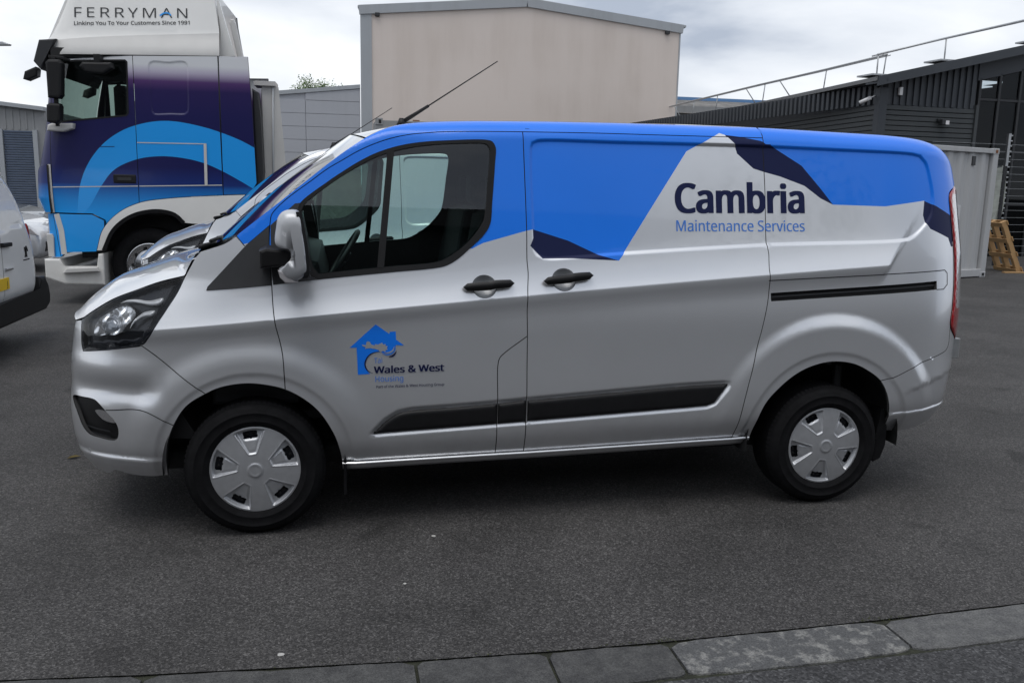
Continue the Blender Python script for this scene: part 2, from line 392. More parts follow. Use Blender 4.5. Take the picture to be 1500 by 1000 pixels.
# ================================================================== SILVER AND BLUE PANEL VAN
D = {
 'hl_top': [(-0.7849, 0.9962), (-0.7076, 1.0494), (-0.6185, 1.1021), (-0.5082, 1.1475), (-0.4013, 1.188), (-0.2871, 1.2188)],
 'hl_right': [(-0.2871, 1.2188), (-0.3201, 1.1491), (-0.3616, 1.0828), (-0.4089, 1.0107), (-0.4468, 0.9488), (-0.4748, 0.915), (-0.4943, 0.9045)],
 'hl_bot': [(-0.4943, 0.9045), (-0.6035, 0.8854), (-0.774, 0.8577)],
 'hl_left': [(-0.774, 0.8577), (-0.7826, 0.8861), (-0.7847, 0.9416), (-0.7849, 0.9962)],
 'bonnet_gap': [(-0.2871, 1.2188), (-0.2655, 1.2587), (-0.2377, 1.3078), (-0.2163, 1.3326)],
 'wing_top': [(-0.2163, 1.3326), (-0.1679, 1.3486), (-0.1076, 1.3709), (-0.0592, 1.4032)],
 'pillar_foot': [(-0.0592, 1.4032), (-0.0207, 1.3567)],
 'bumper_bottom': [(-0.7265, 0.3439), (-0.6916, 0.3361), (-0.6513, 0.2914), (-0.5852, 0.2779), (-0.4937, 0.2734), (-0.407, 0.2771)],
 'arch_f': [(-0.407, 0.2771), (-0.4003, 0.375), (-0.3866, 0.458), (-0.3541, 0.5444), (-0.2952, 0.634), (-0.2071, 0.693), (-0.1324, 0.7247), (-0.0215, 0.7393), (0.0691, 0.7286), (0.1458, 0.7069), (0.2297, 0.6585), (0.2999, 0.5917), (0.3631, 0.4811), (0.3877, 0.3996), (0.4014, 0.3123)],
 'bumper_seam': [(-0.4847, 0.9081), (-0.4259, 0.8658), (-0.3405, 0.7959), (-0.2071, 0.693)],
 'lower_seam': [(-0.6665, 0.5976), (-0.4891, 0.6086), (-0.3541, 0.5444)],
 'fog': [(-0.8516, 0.626), (-0.7824, 0.6394), (-0.7228, 0.6369), (-0.6959, 0.618), (-0.6639, 0.5861), (-0.6298, 0.5505), (-0.6142, 0.5124), (-0.6268, 0.461), (-0.7086, 0.4606), (-0.7663, 0.4701), (-0.7947, 0.4974), (-0.8225, 0.557)],
 'foglamp': [(-0.7263, 0.5845), (-0.6707, 0.5854), (-0.6274, 0.5376), (-0.6873, 0.5441)],
 'sensor': [(-0.7739, 0.3804)],
 'wing_door': [(0.0848, 1.376), (0.0895, 1.2688), (0.0945, 1.1833), (0.0998, 1.0864), (0.1094, 1.0056), (0.1371, 0.8699), (0.1458, 0.7069)],
 'door_front_top': [(0.0848, 1.376), (0.0908, 1.4651), (0.0985, 1.5021), (0.1293, 1.5395), (0.1785, 1.5835), (0.2713, 1.6535), (0.3525, 1.7145), (0.4153, 1.7526), (0.4943, 1.7996), (0.5739, 1.8366), (0.6539, 1.8644), (0.7344, 1.8828), (0.8154, 1.8934), (0.897, 1.9009), (1.0621, 1.9079), (1.2838, 1.9135)],
 'door_rear': [(1.2838, 1.9135), (1.2872, 1.7438), (1.2907, 1.5808), (1.2927, 1.4343), (1.291, 1.298), (1.2945, 1.2399), (1.2877, 1.1381), (1.2896, 0.9386)],
 'door_diag': [(1.2896, 0.9386), (1.1804, 0.8602), (1.1538, 0.834), (1.1453, 0.8008), (1.1462, 0.612), (1.1455, 0.5009), (1.1479, 0.3424)],
 'door_bot': [(1.1479, 0.3424), (0.7616, 0.336), (0.4016, 0.3276)],
 'bpost_rear': [(1.2896, 0.9386), (1.2898, 0.7777), (1.291, 0.6216), (1.2904, 0.51), (1.2917, 0.3448)],
 'sill_top': [(0.4016, 0.3276), (1.1479, 0.3424), (1.2917, 0.3448), (2.1343, 0.3672), (2.4078, 0.3753), (2.5084, 0.377)],
 'slide_rear': [(2.5496, 1.9237), (2.5571, 1.6472), (2.555, 1.3771), (2.5602, 1.3388), (2.5566, 1.2627), (2.5579, 1.1374), (2.5237, 0.9643), (2.4878, 0.8236), (2.4407, 0.6176), (2.4112, 0.3772)],
 'slide_top': [(1.2838, 1.9135), (1.6534, 1.9189), (2.0105, 1.9203), (2.5496, 1.9237)],
 'pillar_up': [(-0.0592, 1.4032), (0.044, 1.486), (0.1663, 1.5833), (0.2902, 1.685), (0.3528, 1.7363), (0.4157, 1.7833), (0.495, 1.8421), (0.5347, 1.8638)],
 'roof_sil': [(0.6171, 1.9149), (0.6984, 1.9352), (0.7802, 1.9476), (0.9057, 1.9574), (1.073, 1.9651), (1.4155, 1.9744), (1.7689, 1.9799), (2.0971, 1.982), (2.5732, 1.9833), (2.9825, 1.9744), (3.3242, 1.9675), (3.4994, 1.9586), (3.6188, 1.9441)],
 'arch_r': [(2.5234, 0.3307), (2.5235, 0.444), (2.5598, 0.5666), (2.6409, 0.6594), (2.7429, 0.7329), (2.8481, 0.7718), (2.9475, 0.7828), (3.0583, 0.7661), (3.1542, 0.7201), (3.2145, 0.675), (3.2601, 0.6055), (3.2929, 0.5061), (3.3516, 0.3617)],
 'rbumper_seam': [(3.2145, 0.675), (3.2852, 0.6905), (3.4299, 0.7476), (3.6126, 0.7955), (3.6729, 0.8161), (3.6917, 0.8484), (3.691, 0.9057)],
 'rbumper_bot': [(3.3529, 0.3581), (3.4832, 0.3577), (3.6284, 0.3537), (4.0584, 0.2517)],
 'lamp_in': [(3.7778, 1.7025), (3.7099, 1.6717), (3.6962, 1.6468), (3.7016, 1.5504), (3.7122, 1.4326), (3.7174, 1.3256), (3.7148, 1.1878), (3.7009, 1.059), (3.6912, 0.9452), (3.7809, 0.8578)],
 'recess': [(1.3536, 1.8764), (1.7716, 1.8816), (2.3785, 1.885), (2.5638, 1.8846), (2.9435, 1.8796), (3.4298, 1.8705), (3.4821, 1.8621), (3.5205, 1.8285), (3.55, 1.7369), (3.5646, 1.6353), (3.5482, 1.5437), (3.4976, 1.4877), (3.4177, 1.4271), (3.3862, 1.4137), (2.555, 1.3785), (1.7576, 1.3296), (1.5239, 1.3111), (1.3752, 1.3071), (1.3392, 1.3242), (1.3252, 1.3478), (1.3218, 1.4454), (1.3187, 1.8371), (1.3271, 1.8658)],
 'track_seam': [(2.5506, 1.2046), (3.6314, 1.2525), (3.6526, 1.2349), (3.6513, 1.1749), (3.6187, 1.1507), (3.5639, 1.1505)],
 'slot': [(2.5522, 1.1374), (3.565, 1.194), (3.564, 1.1527), (2.5521, 1.0994)],
 'strip1': [(0.5439, 0.4763), (0.6085, 0.5403), (0.6667, 0.5757), (0.7316, 0.5872), (0.9155, 0.5957), (1.1453, 0.6086), (1.1454, 0.5045)],
 'strip2': [(1.1483, 0.6085), (1.2889, 0.6233), (1.2906, 0.5117), (1.1482, 0.5044)],
 'strip3': [(1.2952, 0.6197), (2.1007, 0.6709), (2.346, 0.679), (2.3465, 0.6704), (2.2812, 0.5786), (2.2411, 0.5638), (2.1076, 0.5562), (1.2958, 0.5133)],
 'navy_a': [(1.3242, 1.4477), (1.5022, 1.3948), (1.6521, 1.3281), (1.7565, 1.3009), (1.5239, 1.3104), (1.3694, 1.3091), (1.3088, 1.3695), (1.3267, 1.4077)],
 'silver_door': [(1.025, 1.3546), (1.0768, 1.3807), (1.2877, 1.4398), (1.3242, 1.4477)],
 'peak': [(1.7565, 1.3009), (1.7799, 1.3298), (2.1315, 1.8437), (2.3153, 1.941), (2.3438, 1.9323)],
 'navy_b': [(2.3438, 1.9323), (2.3921, 1.8885), (2.4073, 1.8401), (2.4959, 1.7667), (2.5547, 1.7508), (2.6466, 1.7294), (2.7812, 1.685), (2.8728, 1.6217), (2.9417, 1.5917), (2.8744, 1.6715), (2.7672, 1.7883), (2.5921, 1.8869), (2.534, 1.908), (2.4344, 1.9235)],
 'blue_q': [(2.9417, 1.5917), (3.2488, 1.5874), (3.5031, 1.6215)],
 'navy_c': [(3.503, 1.6197), (3.491, 1.5433), (3.504, 1.5029), (3.5308, 1.4726), (3.6709, 1.4232), (3.7021, 1.3619), (3.7122, 1.4326), (3.7044, 1.5423), (3.5787, 1.5947)],
 'text_cambria': [(2.0627, 1.5399), (2.7784, 1.5486), (2.0664, 1.6818), (2.7832, 1.699)],
 'text_ms': [(2.0673, 1.4463), (2.7748, 1.4529), (2.0689, 1.4982), (2.777, 1.5086)],
 'house': [(0.5613, 1.0035), (0.4401, 0.8948), (0.4721, 0.895), (0.4775, 0.7669), (0.5314, 0.7696), (0.6554, 0.9024), (0.6932, 0.9025), (0.6562, 0.9303), (0.6545, 0.969), (0.6265, 0.9675), (0.6245, 0.9578)],
 'text_tai': [(0.5528, 0.8198), (0.5903, 0.8217), (0.553, 0.8445), (0.5905, 0.8464)],
 'text_ww': [(0.5505, 0.7718), (0.8838, 0.7777), (0.5508, 0.8056), (0.8837, 0.8127)],
 'text_h': [(0.5577, 0.7319), (0.6885, 0.7334), (0.558, 0.758), (0.6886, 0.7593)],
 'text_p': [(0.5613, 0.7017), (0.8838, 0.7068), (0.5614, 0.7135), (0.8838, 0.7174)],
 'handle1': [(0.9729, 1.1762), (1.2199, 1.1919)],
 'cup1': [(1.0783, 1.1792)],
 'handle2': [(1.3654, 1.2047), (1.6139, 1.2288)],
 'cup2': [(1.4715, 1.2112)],
 'win_out': [(0.2143, 1.5223), (0.227, 1.5565), (0.3516, 1.6552), (0.4145, 1.6988), (0.4935, 1.7493), (0.5731, 1.7908), (0.6532, 1.82), (0.7337, 1.8398), (0.8147, 1.8518), (0.8963, 1.8591), (1.1029, 1.8687), (1.1312, 1.8615), (1.1474, 1.8344), (1.1426, 1.7564), (1.1257, 1.578), (1.1137, 1.4728), (1.086, 1.4242), (1.0185, 1.3594), (0.9515, 1.3031), (0.9018, 1.2752), (0.8527, 1.263), (0.6435, 1.2431), (0.4697, 1.2263), (0.302, 1.2093), (0.2683, 1.2231)],
 'glass': [(0.2295, 1.5163), (0.2453, 1.5506), (0.3513, 1.6365), (0.4142, 1.68), (0.4932, 1.7305), (0.5728, 1.7719), (0.6529, 1.801), (0.7334, 1.8207), (0.8144, 1.8343), (0.896, 1.8431), (1.081, 1.8519), (1.1075, 1.8462), (1.1189, 1.8287), (1.1079, 1.6908), (1.0914, 1.529), (1.0789, 1.4805), (1.0025, 1.3833), (0.9026, 1.3108), (0.8533, 1.2909), (0.644, 1.2703), (0.4701, 1.2528), (0.3023, 1.2355), (0.2782, 1.2694)],
 'divider': [(0.6289, 1.8003), (0.661, 1.8107), (0.6042, 1.2655), (0.5725, 1.2623)],
 'sail_w': [(-0.1934, 1.1576), (-0.1874, 1.1757), (-0.1088, 1.2614), (-0.0238, 1.3551), (0.0872, 1.4512), (0.0848, 1.376), (0.093, 1.1833), (-0.0796, 1.1671)],
 'sail_d': [(0.0918, 1.4528), (0.2025, 1.553), (0.227, 1.5565), (0.2143, 1.5223), (0.2683, 1.2231), (0.302, 1.2093), (0.1006, 1.1849), (0.0925, 1.2689)],
 'flap_r': [(3.2925, 0.5082), (3.322, 0.4946), (3.3855, 0.3329), (3.3934, 0.2361), (3.3574, 0.2044), (3.2888, 0.2452)],
 'mirror': [(0.132, 1.3827), (0.1363, 1.4698), (0.1427, 1.5), (0.1596, 1.5227), (0.181, 1.5311), (0.2262, 1.5274), (0.2389, 1.4594), (0.249, 1.3953), (0.2549, 1.3188), (0.2537, 1.2573), (0.211, 1.2299), (0.1709, 1.23), (0.1528, 1.2495), (0.1436, 1.2802), (0.1837, 1.2897), (0.1926, 1.3039), (0.191, 1.3568), (0.1827, 1.3684)],
 'mirror_arm': [(0.0537, 1.3467), (0.1851, 1.3475), (0.1866, 1.2869), (0.0515, 1.2744)],
 'aerial': [(0.754, 0.955, 1.987), (0.906, 0.955, 2.085), (1.294, 0.955, 2.342)],
 'bonnet_c': [(-0.902, 1.002), (-0.853, 1.052), (-0.783, 1.11), (-0.713, 1.158), (-0.596, 1.203), (-0.52, 1.233), (-0.444, 1.258), (-0.361, 1.273)],
}

# ---- side surface of the van: half width H(x, z), metres; x from front axle (+ to the rear), z up ----
YC = 0.955
def sstep(t):
    t = np.clip(t, 0, 1); return t*t*(3-2*t)
def zcrease(x): return 1.020 + 0.0925*x - 0.0035*x*x
XN_Z = [0.20, 0.27, 0.33, 0.42, 0.52, 0.62, 0.72, 0.80, 0.88, 0.95, 1.02, 1.10, 1.20]
XN_X = [-0.80,-0.845,-0.872,-0.897,-0.904,-0.901,-0.895,-0.887,-0.877,-0.866,-0.848,-0.80,-0.70]
XR_Z = [0.20, 0.45, 0.87, 1.33, 1.71, 2.0]
XR_X = [3.77,3.82,3.867,3.900,3.875,3.822]
def smooth_interp(v, xs, ys):
    xs = np.array(xs); ys = np.array(ys)
    v = np.asarray(v, float)
    s = 0
    for o, w in ((-.03, 1), (0, 2), (.03, 1)): s = s + w*np.interp(v+o, xs, ys)
    return s/4
def base_H(x, z):
    x = np.asarray(x, float); z = np.asarray(z, float)
    dz = z - zcrease(x)
    t = z - 1.0
    H = 0.964 - 0.205*(0.05*np.log1p(np.exp(np.clip(t/0.05, -40, 40))))
    H = H + 0.012*np.exp(-((z-0.62)/0.20)**2)
    # shoulder, ends in a diagonal on the rear quarter
    xd = 3.24 + (z - 1.284)*0.75
    m = 1 - sstep((x - xd)/0.04)
    m = m*sstep((x + 0.75)/0.3)
    sh = np.where(dz > 0, np.exp(-np.clip(dz, 0, 9)/0.085), np.exp(-(np.minimum(dz, 0)/0.055)**2))
    H = H + 0.024*sh*m
    # sill tuck
    zk = 0.405 + 0.028*x
    H = H - 0.45*(0.02*np.log1p(np.exp(np.clip((zk - z)/0.02, -40, 40))))
    # front corner
    xn = smooth_interp(z, XN_Z, XN_X); xs = 0.15
    u = np.clip((xs - x)/(xs - xn), 0, 1)
    H = H - 0.55*(1 - (1 - u**2.6)**(1/2.6))
    xr = smooth_interp(z, XR_Z, XR_X); xs2 = 3.0
    u = np.clip((x - xs2)/(xr - xs2), 0, 1)
    H = H - 0.50*(1 - (1 - u**3.2)**(1/3.2))
    return H
def base_Y(x, z): return YC - base_H(x, z)

def L_(k, smooth=True, step=0.012): return catmull(D[k], step) if smooth else line(D[k], step)
_zx = [q[0] for q in D['pillar_up']]+[q[0] for q in D['roof_sil'] if q[0] > 0.6]+[3.72, 3.80, 3.86, 3.92]
_zz = [q[1]+0.004 for q in D['pillar_up']]+[q[1] for q in D['roof_sil'] if q[0] > 0.6]+[1.922, 1.893, 1.86, 1.80]
_zx = np.array(_zx); _zz = np.array(_zz)
_fx = np.linspace(_zx[0], _zx[-1], 600); _fz = np.interp(_fx, _zx, _zz)
_kn = np.hanning(41); _kn /= _kn.sum()
_pad = np.concatenate([_fz[0]-np.arange(20, 0, -1)*(_fz[1]-_fz[0]), _fz, _fz[-1]+np.arange(1, 21)*(_fz[-1]-_fz[-2])])
_fz = np.convolve(_pad, _kn, 'valid')
def ztop(x): return np.interp(x, _fx, _fz)
def top_par(x):
    t = sstep((x-0.40)/0.5); return 0.001+0.111*t, 0.02+0.075*t        # inset depth, radius
RECESS = closed(D['recess'], 0.03)
STRIP_ALL = join(D['strip1'][:6], D['strip3'])
def relief(x, z):
    """outward modelling of the pressed panels, metres"""
    x = np.asarray(x, float); z = np.asarray(z, float); r_ = np.zeros_like(x)
    xr, zr = x.ravel(), z.ravel()
    k = (zr > 1.2) & (xr > 1.2)
    if k.any():
        s = sdist(xr[k], zr[k], RECESS); a = np.zeros_like(xr); a[k] = -0.011*sstep((s+0.004)/0.018); r_ += a.reshape(x.shape)
    k = (zr < 0.75) & (zr > 0.4) & (xr > 0.35) & (xr < 2.5)
    if k.any():
        s = sdist(xr[k], zr[k], STRIP_ALL); a = np.zeros_like(xr); a[k] = -0.010*sstep((s+0.022)/0.020); r_ += a.reshape(x.shape)
    for cx, cz, rl, ri, ro, amp in ((0.0, 0.33, 0.41, 0.49, 0.63, 0.022), (2.935, 0.345, 0.44, 0.605, 0.70, 0.020)):
        r = np.hypot(x-cx, z-cz); ang = np.arctan2(z-cz, np.abs(x-cx)); f = sstep((ang+0.1)/0.7)
        r_ = r_ + amp*sstep((ro-r)/(ro-ri))*f - 0.010*sstep((rl+0.055-r)/0.03)
    # front bumper: rolled edge under the lamps, undercut, lower lip
    fx = sstep((-0.36-x)/0.16)
    r_ = r_ + fx*(0.010*np.exp(-((z-0.80)/0.05)**2) - 0.022*np.exp(-((z-0.69)/0.05)**2) + 0.020*sstep((0.385-z)/0.03) - 0.10*np.clip(0.33-z, 0, 1))
    # rear bumper: ledge low down, crease above
    bx = sstep((x-3.28)/0.05)
    zb = 0.505 + 0.05*(x-3.5)
    r_ = r_ + bx*(0.012*sstep((zb-z)/0.018) - 0.30*np.clip(zb-0.02-z, 0, 1)*0.5)
    t = (z-0.60-0.22*(x-3.4)); r_ = r_ + bx*sstep((x-3.34)/0.1)*0.010*sstep(t/0.03)*np.exp(-np.clip(t, 0, 1)/0.10)*(z < 0.78)
    return r_
def VY(x, z):
    x = np.asarray(x, float); z = np.asarray(z, float)
    H = base_H(x, z) + relief(x, z)
    B, r = top_par(x); v = np.clip((z-(ztop(x)-r))/r, 0, 0.9999)
    H = H - np.where(x > -0.05, B*(1-np.sqrt(1-v*v)), 0)
    return YC - H
def raised(poly, h, w, surf=None):
    s0 = surf or VY
    return lambda x, z: s0(x, z) - h*np.sqrt(np.clip(1-(1-np.clip(sdist(x, z, poly)/w, 0, 1))**2, 0, 1))
def xrear(z): return 3.0+(smooth_interp(z, XR_Z, XR_X)-3.0)*0.985
def xnose(z): return 0.15-(0.15-smooth_interp(z, XN_Z, XN_X))*0.985

_X = np.arange(-0.75, 3.75, 0.025)
def _ln(f, x0=-0.75, x1=3.75): return [(float(x), float(f(x))) for x in _X if x0 <= x <= x1]
FEATS = [_ln(lambda x, d=d: zcrease(x)+d, -0.7, 3.32) for d in (-0.085, -0.06, -0.04, -0.025, -0.012, -0.002, 0.006, 0.018, 0.036, 0.062, 0.10)]
FEATS += [shrink(RECESS, o)+[shrink(RECESS, o)[0]] for o in (-0.007, -0.002, 0.003, 0.009, 0.015)]
_sa = line(STRIP_ALL+STRIP_ALL[:1], 0.02)[:-1]
FEATS += [shrink(_sa, o) for o in (-0.026, -0.019, -0.012, -0.005)]
for cx, cz, rs_ in ((0.0, 0.33, (0.425, 0.438, 0.452, 0.468, 0.49, 0.515, 0.54, 0.565, 0.59, 0.612)), (2.935, 0.345, (0.455, 0.468, 0.482, 0.498, 0.56, 0.602, 0.625, 0.65, 0.675, 0.702))):
    FEATS += [[(cx+r*math.cos(a), cz+r*math.sin(a)) for a in np.linspace(-0.1, math.pi+0.1, int(r*130))] for r in rs_]
FEATS += [_ln(lambda x, d=d: 0.405+0.028*x+d, 0.3, 2.6) for d in (-0.05, -0.03, -0.012, 0.0, 0.012, 0.03, 0.05)]
FEATS += [[(float(x), z) for x in np.arange(-0.86, -0.37, 0.02)] for z in (0.335, 0.355, 0.37, 0.388, 0.62, 0.645, 0.67, 0.69, 0.71, 0.735, 0.76, 0.80, 0.84)]
FEATS += [_ln(lambda x, d=d: 0.505+0.05*(x-3.5)+d, 3.26, 3.75) for d in (-0.03, -0.019, -0.008, 0.001)]
FEATS += [[(3.24+(z-1.284)*0.75+d, float(z)) for z in np.arange(1.23, 1.46, 0.015)] for d in (-0.004, 0.008, 0.02, 0.032, 0.044)]
def rows_near(fn, z0, z1, n=40, inward=1, scale=0.9):
    """extra sample points that crowd towards the nose or the tail, where the surface turns fast"""
    o = []
    for z in np.linspace(z0, z1, n):
        xb = float(fn(z))
        for d in (0.002, 0.005, 0.009, 0.014, 0.020, 0.028, 0.037, 0.047): o.append((xb+inward*d, float(z)))
    return o

van = empty('panel_van')
tag(van, 'silver panel van with blue mountain livery and CAMBRIA lettering in the foreground', 'van', 'silver panel vans parked side by side')
LEFT = []            # side parts that get a mirrored twin on the far side
def side(o): LEFT.append(o); return o

# --- livery areas
NAVY_A = D['navy_a']; NAVY_B = D['navy_b']; NAVY_C = D['navy_c']
BLUE_LINE = [(-0.2, 1.2)] + D['silver_door'] + D['navy_a'][1:4] + D['peak'][1:4]
BLUE_POLY = ([(-0.4, 2.4)] + [(-0.4, 1.42), (0.60, 1.30)] + D['silver_door'] + [NAVY_A[1], NAVY_A[2], NAVY_A[3]] + D['peak'][1:] + NAVY_B[1:9]
             + D['blue_q'][1:] + [(3.53, 1.60), (3.95, 1.45), (4.2, 1.45), (4.2, 2.4)])
def livery(x, z):
    r = np.where(inside(x, z, BLUE_POLY), 1, 0)
    for n in (NAVY_A, NAVY_B, NAVY_C): r = np.where(inside(x, z, n), 2, r)
    return r
PAINT = [silver, blue, navy]

# --- panels of the left side
D['arch_r'][-1] = (3.318, 0.372); D['rbumper_bot'] = [(3.318, 0.372), (3.42, 0.362), (3.54, 0.368), (3.64, 0.395)]
arch_f = L_('arch_f'); arch_r = L_('arch_r')
hl_right = L_('hl_right'); hl_top = L_('hl_top'); hl_bot = L_('hl_bot'); hl_left = L_('hl_left'); bgap = L_('bonnet_gap'); wtop = L_('wing_top')
bseam = L_('bumper_seam'); wdoor = L_('wing_door'); dft = L_('door_front_top'); drear = L_('door_rear'); ddiag = L_('door_diag'); dbot = L_('door_bot')
sl_rear = L_('slide_rear'); sl_top = L_('slide_top'); bpr = L_('bpost_rear'); rbs = L_('rbumper_seam'); sail_w = D['sail_w']
J1 = D['bumper_seam'][-1]; J2 = D['arch_f'][9]
pillar_low = [D['sail_w'][3], D['sail_w'][4]]
wing = join(bseam, cut(arch_f, J1, J2), wdoor[::-1], line([D['wing_door'][0], pillar_low[1], pillar_low[0], D['pillar_foot'][1], D['pillar_foot'][0]]), wtop[::-1], bgap[::-1], cut(hl_right, D['hl_right'][0], D['bumper_seam'][0]))
side(panel('front_wing', wing, VY, [silver], van, feats=FEATS))
zn = np.linspace(0.975, 0.30, 50)
nose = [(float(xnose(z)), float(z)) for z in zn]
FOG = closed(D['fog'][0:1]+D['fog'][1:], 0.01)
bumper = join(bseam[::-1], cut(hl_right, D['bumper_seam'][0], D['hl_right'][-1]), hl_bot, hl_left, nose, catmull([nose[-1], (-0.80, 0.272), (-0.70, 0.258)]+D['bumper_bottom'][2:]), cut(arch_f, D['arch_f'][0], J1))
FOGP = [(max(a, float(xnose(b))+0.012), b) for a, b in FOG]
bump_o = side(panel('front_bumper', bumper, VY, [silver], van, holes=[FOGP], extra=rows_near(xnose, 0.33, 0.96, 45), feats=FEATS))
ribbon('bumper_seam', L_('lower_seam'), VY, 0.004, gap, bump_o)
fogdeep = lambda x, z: VY(x, z)+0.035
fs = panel('fog_lamp_recess', shrink(FOGP, -0.004), fogdeep, [blackp], bump_o, flange=0, g=0)
fl = panel('fog_lamp', closed(D['foglamp'], 0.006), lambda x, z: VY(x, z)+0.018, [chrome], bump_o, flange=0.02, g=0, step=0.01)
for k in range(3):
    zz = 0.50-0.028*k
    pts = [(x, z_) for x, z_ in line([(-0.80+0.03*k, zz), (-0.66, zz-0.012)], 0.02)]
    ribbon('grille_bar', pts, lambda x, z: VY(x, z)+0.028, 0.008, softblack, bump_o)
sx, sz = D['sensor'][0]
ring = [(sx+0.011*math.cos(a), sz+0.011*math.sin(a)) for a in np.linspace(0, 2*math.pi, 20)[:-1]]
panel('parking_sensor', ring, raised(ring, 0.003, 0.006), [silver], bump_o, g=0, flange=0.004, step=0.005)

door_poly = join(wdoor, cut(arch_f, J2, D['arch_f'][-1]), line([D['arch_f'][-1], D['sill_top'][0]]), dbot[::-1], ddiag[::-1], drear[::-1], dft[::-1])
WIN = join(catmull(D['win_out'][:-2]), line(D['win_out'][-3:]+D['win_out'][:1]))
GLS = join(catmull(D['glass'][:-1]), line(D['glass'][-2:]+D['glass'][:1]))
cutsl = [line(D['silver_door'])]
CUPS = {k: [(D[k][0][0]+0.058*math.cos(a), D[k][0][1]-0.002+0.052*math.sin(a)) for a in np.linspace(0, 2*math.pi, 41)[:-1]] for k in ('cup1', 'cup2')}
door = side(panel('front_door', door_poly, VY, PAINT, van, holes=[shrink(WIN, 0.006), CUPS['cup1']], cuts=cutsl, pick=livery, feats=FEATS))
fr = panel('window_frame', WIN, lambda x, z: VY(x, z), [blackp], door, holes=[GLS], off=0.003, g=0, flange=0.012, step=0.02)
gl = panel('window_glass', shrink(GLS, -0.003), lambda x, z: VY(x, z)+0.006, [wglass], door, flange=0, g=0, step=0.04)
panel('window_divider', join(line(D['divider'])), lambda x, z: VY(x, z), [blackp], door, off=0.004, g=0, flange=0.012, step=0.02)
panel('mirror_sail', join(line(D['sail_d']+D['sail_d'][:1])), VY, [softblack], door, off=0.005, g=0.001, flange=0.01)
sw = join(catmull(D['sail_w'][:2]), line(D['sail_w'][1:]+D['sail_w'][:1]))
side(panel('wing_sail_trim', sw, VY, [softblack], van, off=0.005, g=0.001, flange=0.012, step=0.015))

frame_top = [(float(x), float(ztop(x))-0.0006) for x in np.linspace(-0.045, 2.556, 180)]
frame = join(line([D['pillar_foot'][1], D['pillar_foot'][0]]), frame_top, line([frame_top[-1], D['slide_top'][-1]]), sl_top[::-1], dft[::-1][:-6], line([pillar_low[1], pillar_low[0], D['pillar_foot'][1]]))
tops = []
for x in np.linspace(-0.03, 3.70, 240):
    B, r = top_par(x)
    for v in (0.9995, 0.995, 0.98, 0.95, 0.89, 0.8): tops.append((float(x), float(ztop(x)-r+r*v)))
ftops = [q for q in tops if q[0] < 2.55 and q[1] < ztop(q[0])-0.001]
side(panel('roof_rail', frame, VY, PAINT, van, pick=livery, extra=ftops, cuts=[line(D['peak'][2:4]+[D['navy_b'][0], D['navy_b'][-1]], .02)], g=0.0018))

slide = join(sl_top, sl_rear, line([D['slide_rear'][-1], D['sill_top'][3], D['bpost_rear'][-1]]), bpr[::-1], drear[::-1])
sdoor = side(panel('sliding_door', slide, VY, PAINT, van, pick=livery, holes=[CUPS['cup2']], feats=FEATS, cuts=[line(D['peak']), line(D['navy_a']+D['navy_a'][:1]), line(D['navy_b'][:6]), line(D['navy_b'][11:]+D['navy_b'][:1]), line(D['silver_door'][2:])]))
post = join(ddiag, line([D['door_diag'][-1], D['bpost_rear'][-1]]), bpr[::-1])
side(panel('fuel_flap_post', post, VY, [silver], van, feats=FEATS))

zr_ = [z for z in np.linspace(1.90, 1.7025, 24)]
rtop = [(float(x), float(ztop(x))-0.0006) for x in np.linspace(2.561, float(xrear(1.84)), 90)]
rear_up = [(float(xrear(z)), float(z)) for z in np.linspace(rtop[-1][1]-0.01, D['lamp_in'][0][1]+0.005, 14)]
lamp_in = L_('lamp_in')
JB = D['rbumper_seam'][0]
SLOT = line(D['slot']+D['slot'][:1])
quarter = join(line([D['slide_top'][-1], rtop[0]]), rtop, rear_up, cut(lamp_in, D['lamp_in'][0], D['lamp_in'][8]), rbs[::-1], cut(arch_r, JB, D['arch_r'][0]), line([D['arch_r'][0], D['sill_top'][-1], D['slide_rear'][-1]]), sl_rear[::-1])
qtops = [q for q in tops if 2.57 < q[0] < 3.74 and q[1] < ztop(q[0])-0.001]
SLOTH = [(max(a, 2.572), b) for a, b in SLOT]
qp = side(panel('rear_quarter_panel', quarter, VY, PAINT, van, holes=[join(SLOTH)], pick=livery, feats=FEATS, extra=qtops+rows_near(xrear, 1.70, 1.86, 12, -1), cuts=[line(D['navy_b'][4:12]), line(D['blue_q']), line(D['navy_c'][:5]), line(D['navy_c'][7:]+D['navy_c'][:1])]))
ribbon('track_seam', line(D['track_seam']), VY, 0.0045, gap, qp)
panel('door_track', shrink(join(SLOTH), -0.006), lambda x, z: VY(x, z)+0.022, [gap], qp, g=0, flange=0, step=0.04)
ribbon('track_rail', line([((D['slot'][0][0]+.02), (D['slot'][0][1]+D['slot'][3][1])/2), ((D['slot'][1][0]-.005), (D['slot'][1][1]+D['slot'][2][1])/2)], 0.05), lambda x, z: VY(x, z)+0.012, 0.008, softblack, qp)

lamp_out = [(float(xrear(z)), float(z)) for z in np.linspace(D['lamp_in'][-1][1], D['lamp_in'][0][1], 40)]
lamp = join(lamp_in, lamp_out)
lampz = rows_near(xrear, 0.90, 1.66, 40, -1)
def lamp_pick(x, z):
    w = xrear(z)-x; e0 = np.interp(z, [q[1] for q in D['lamp_in'][::-1]], [q[0] for q in D['lamp_in'][::-1]])
    return np.where((x-e0 > 0.030) & (z > 1.04) & (z < 1.655), 1, 0)
side(panel('tail_lamp', lamp, raised(lamp, 0.010, 0.014), [redlens, clearlens], van, pick=lamp_pick, extra=lampz, flange_mat=redlens))

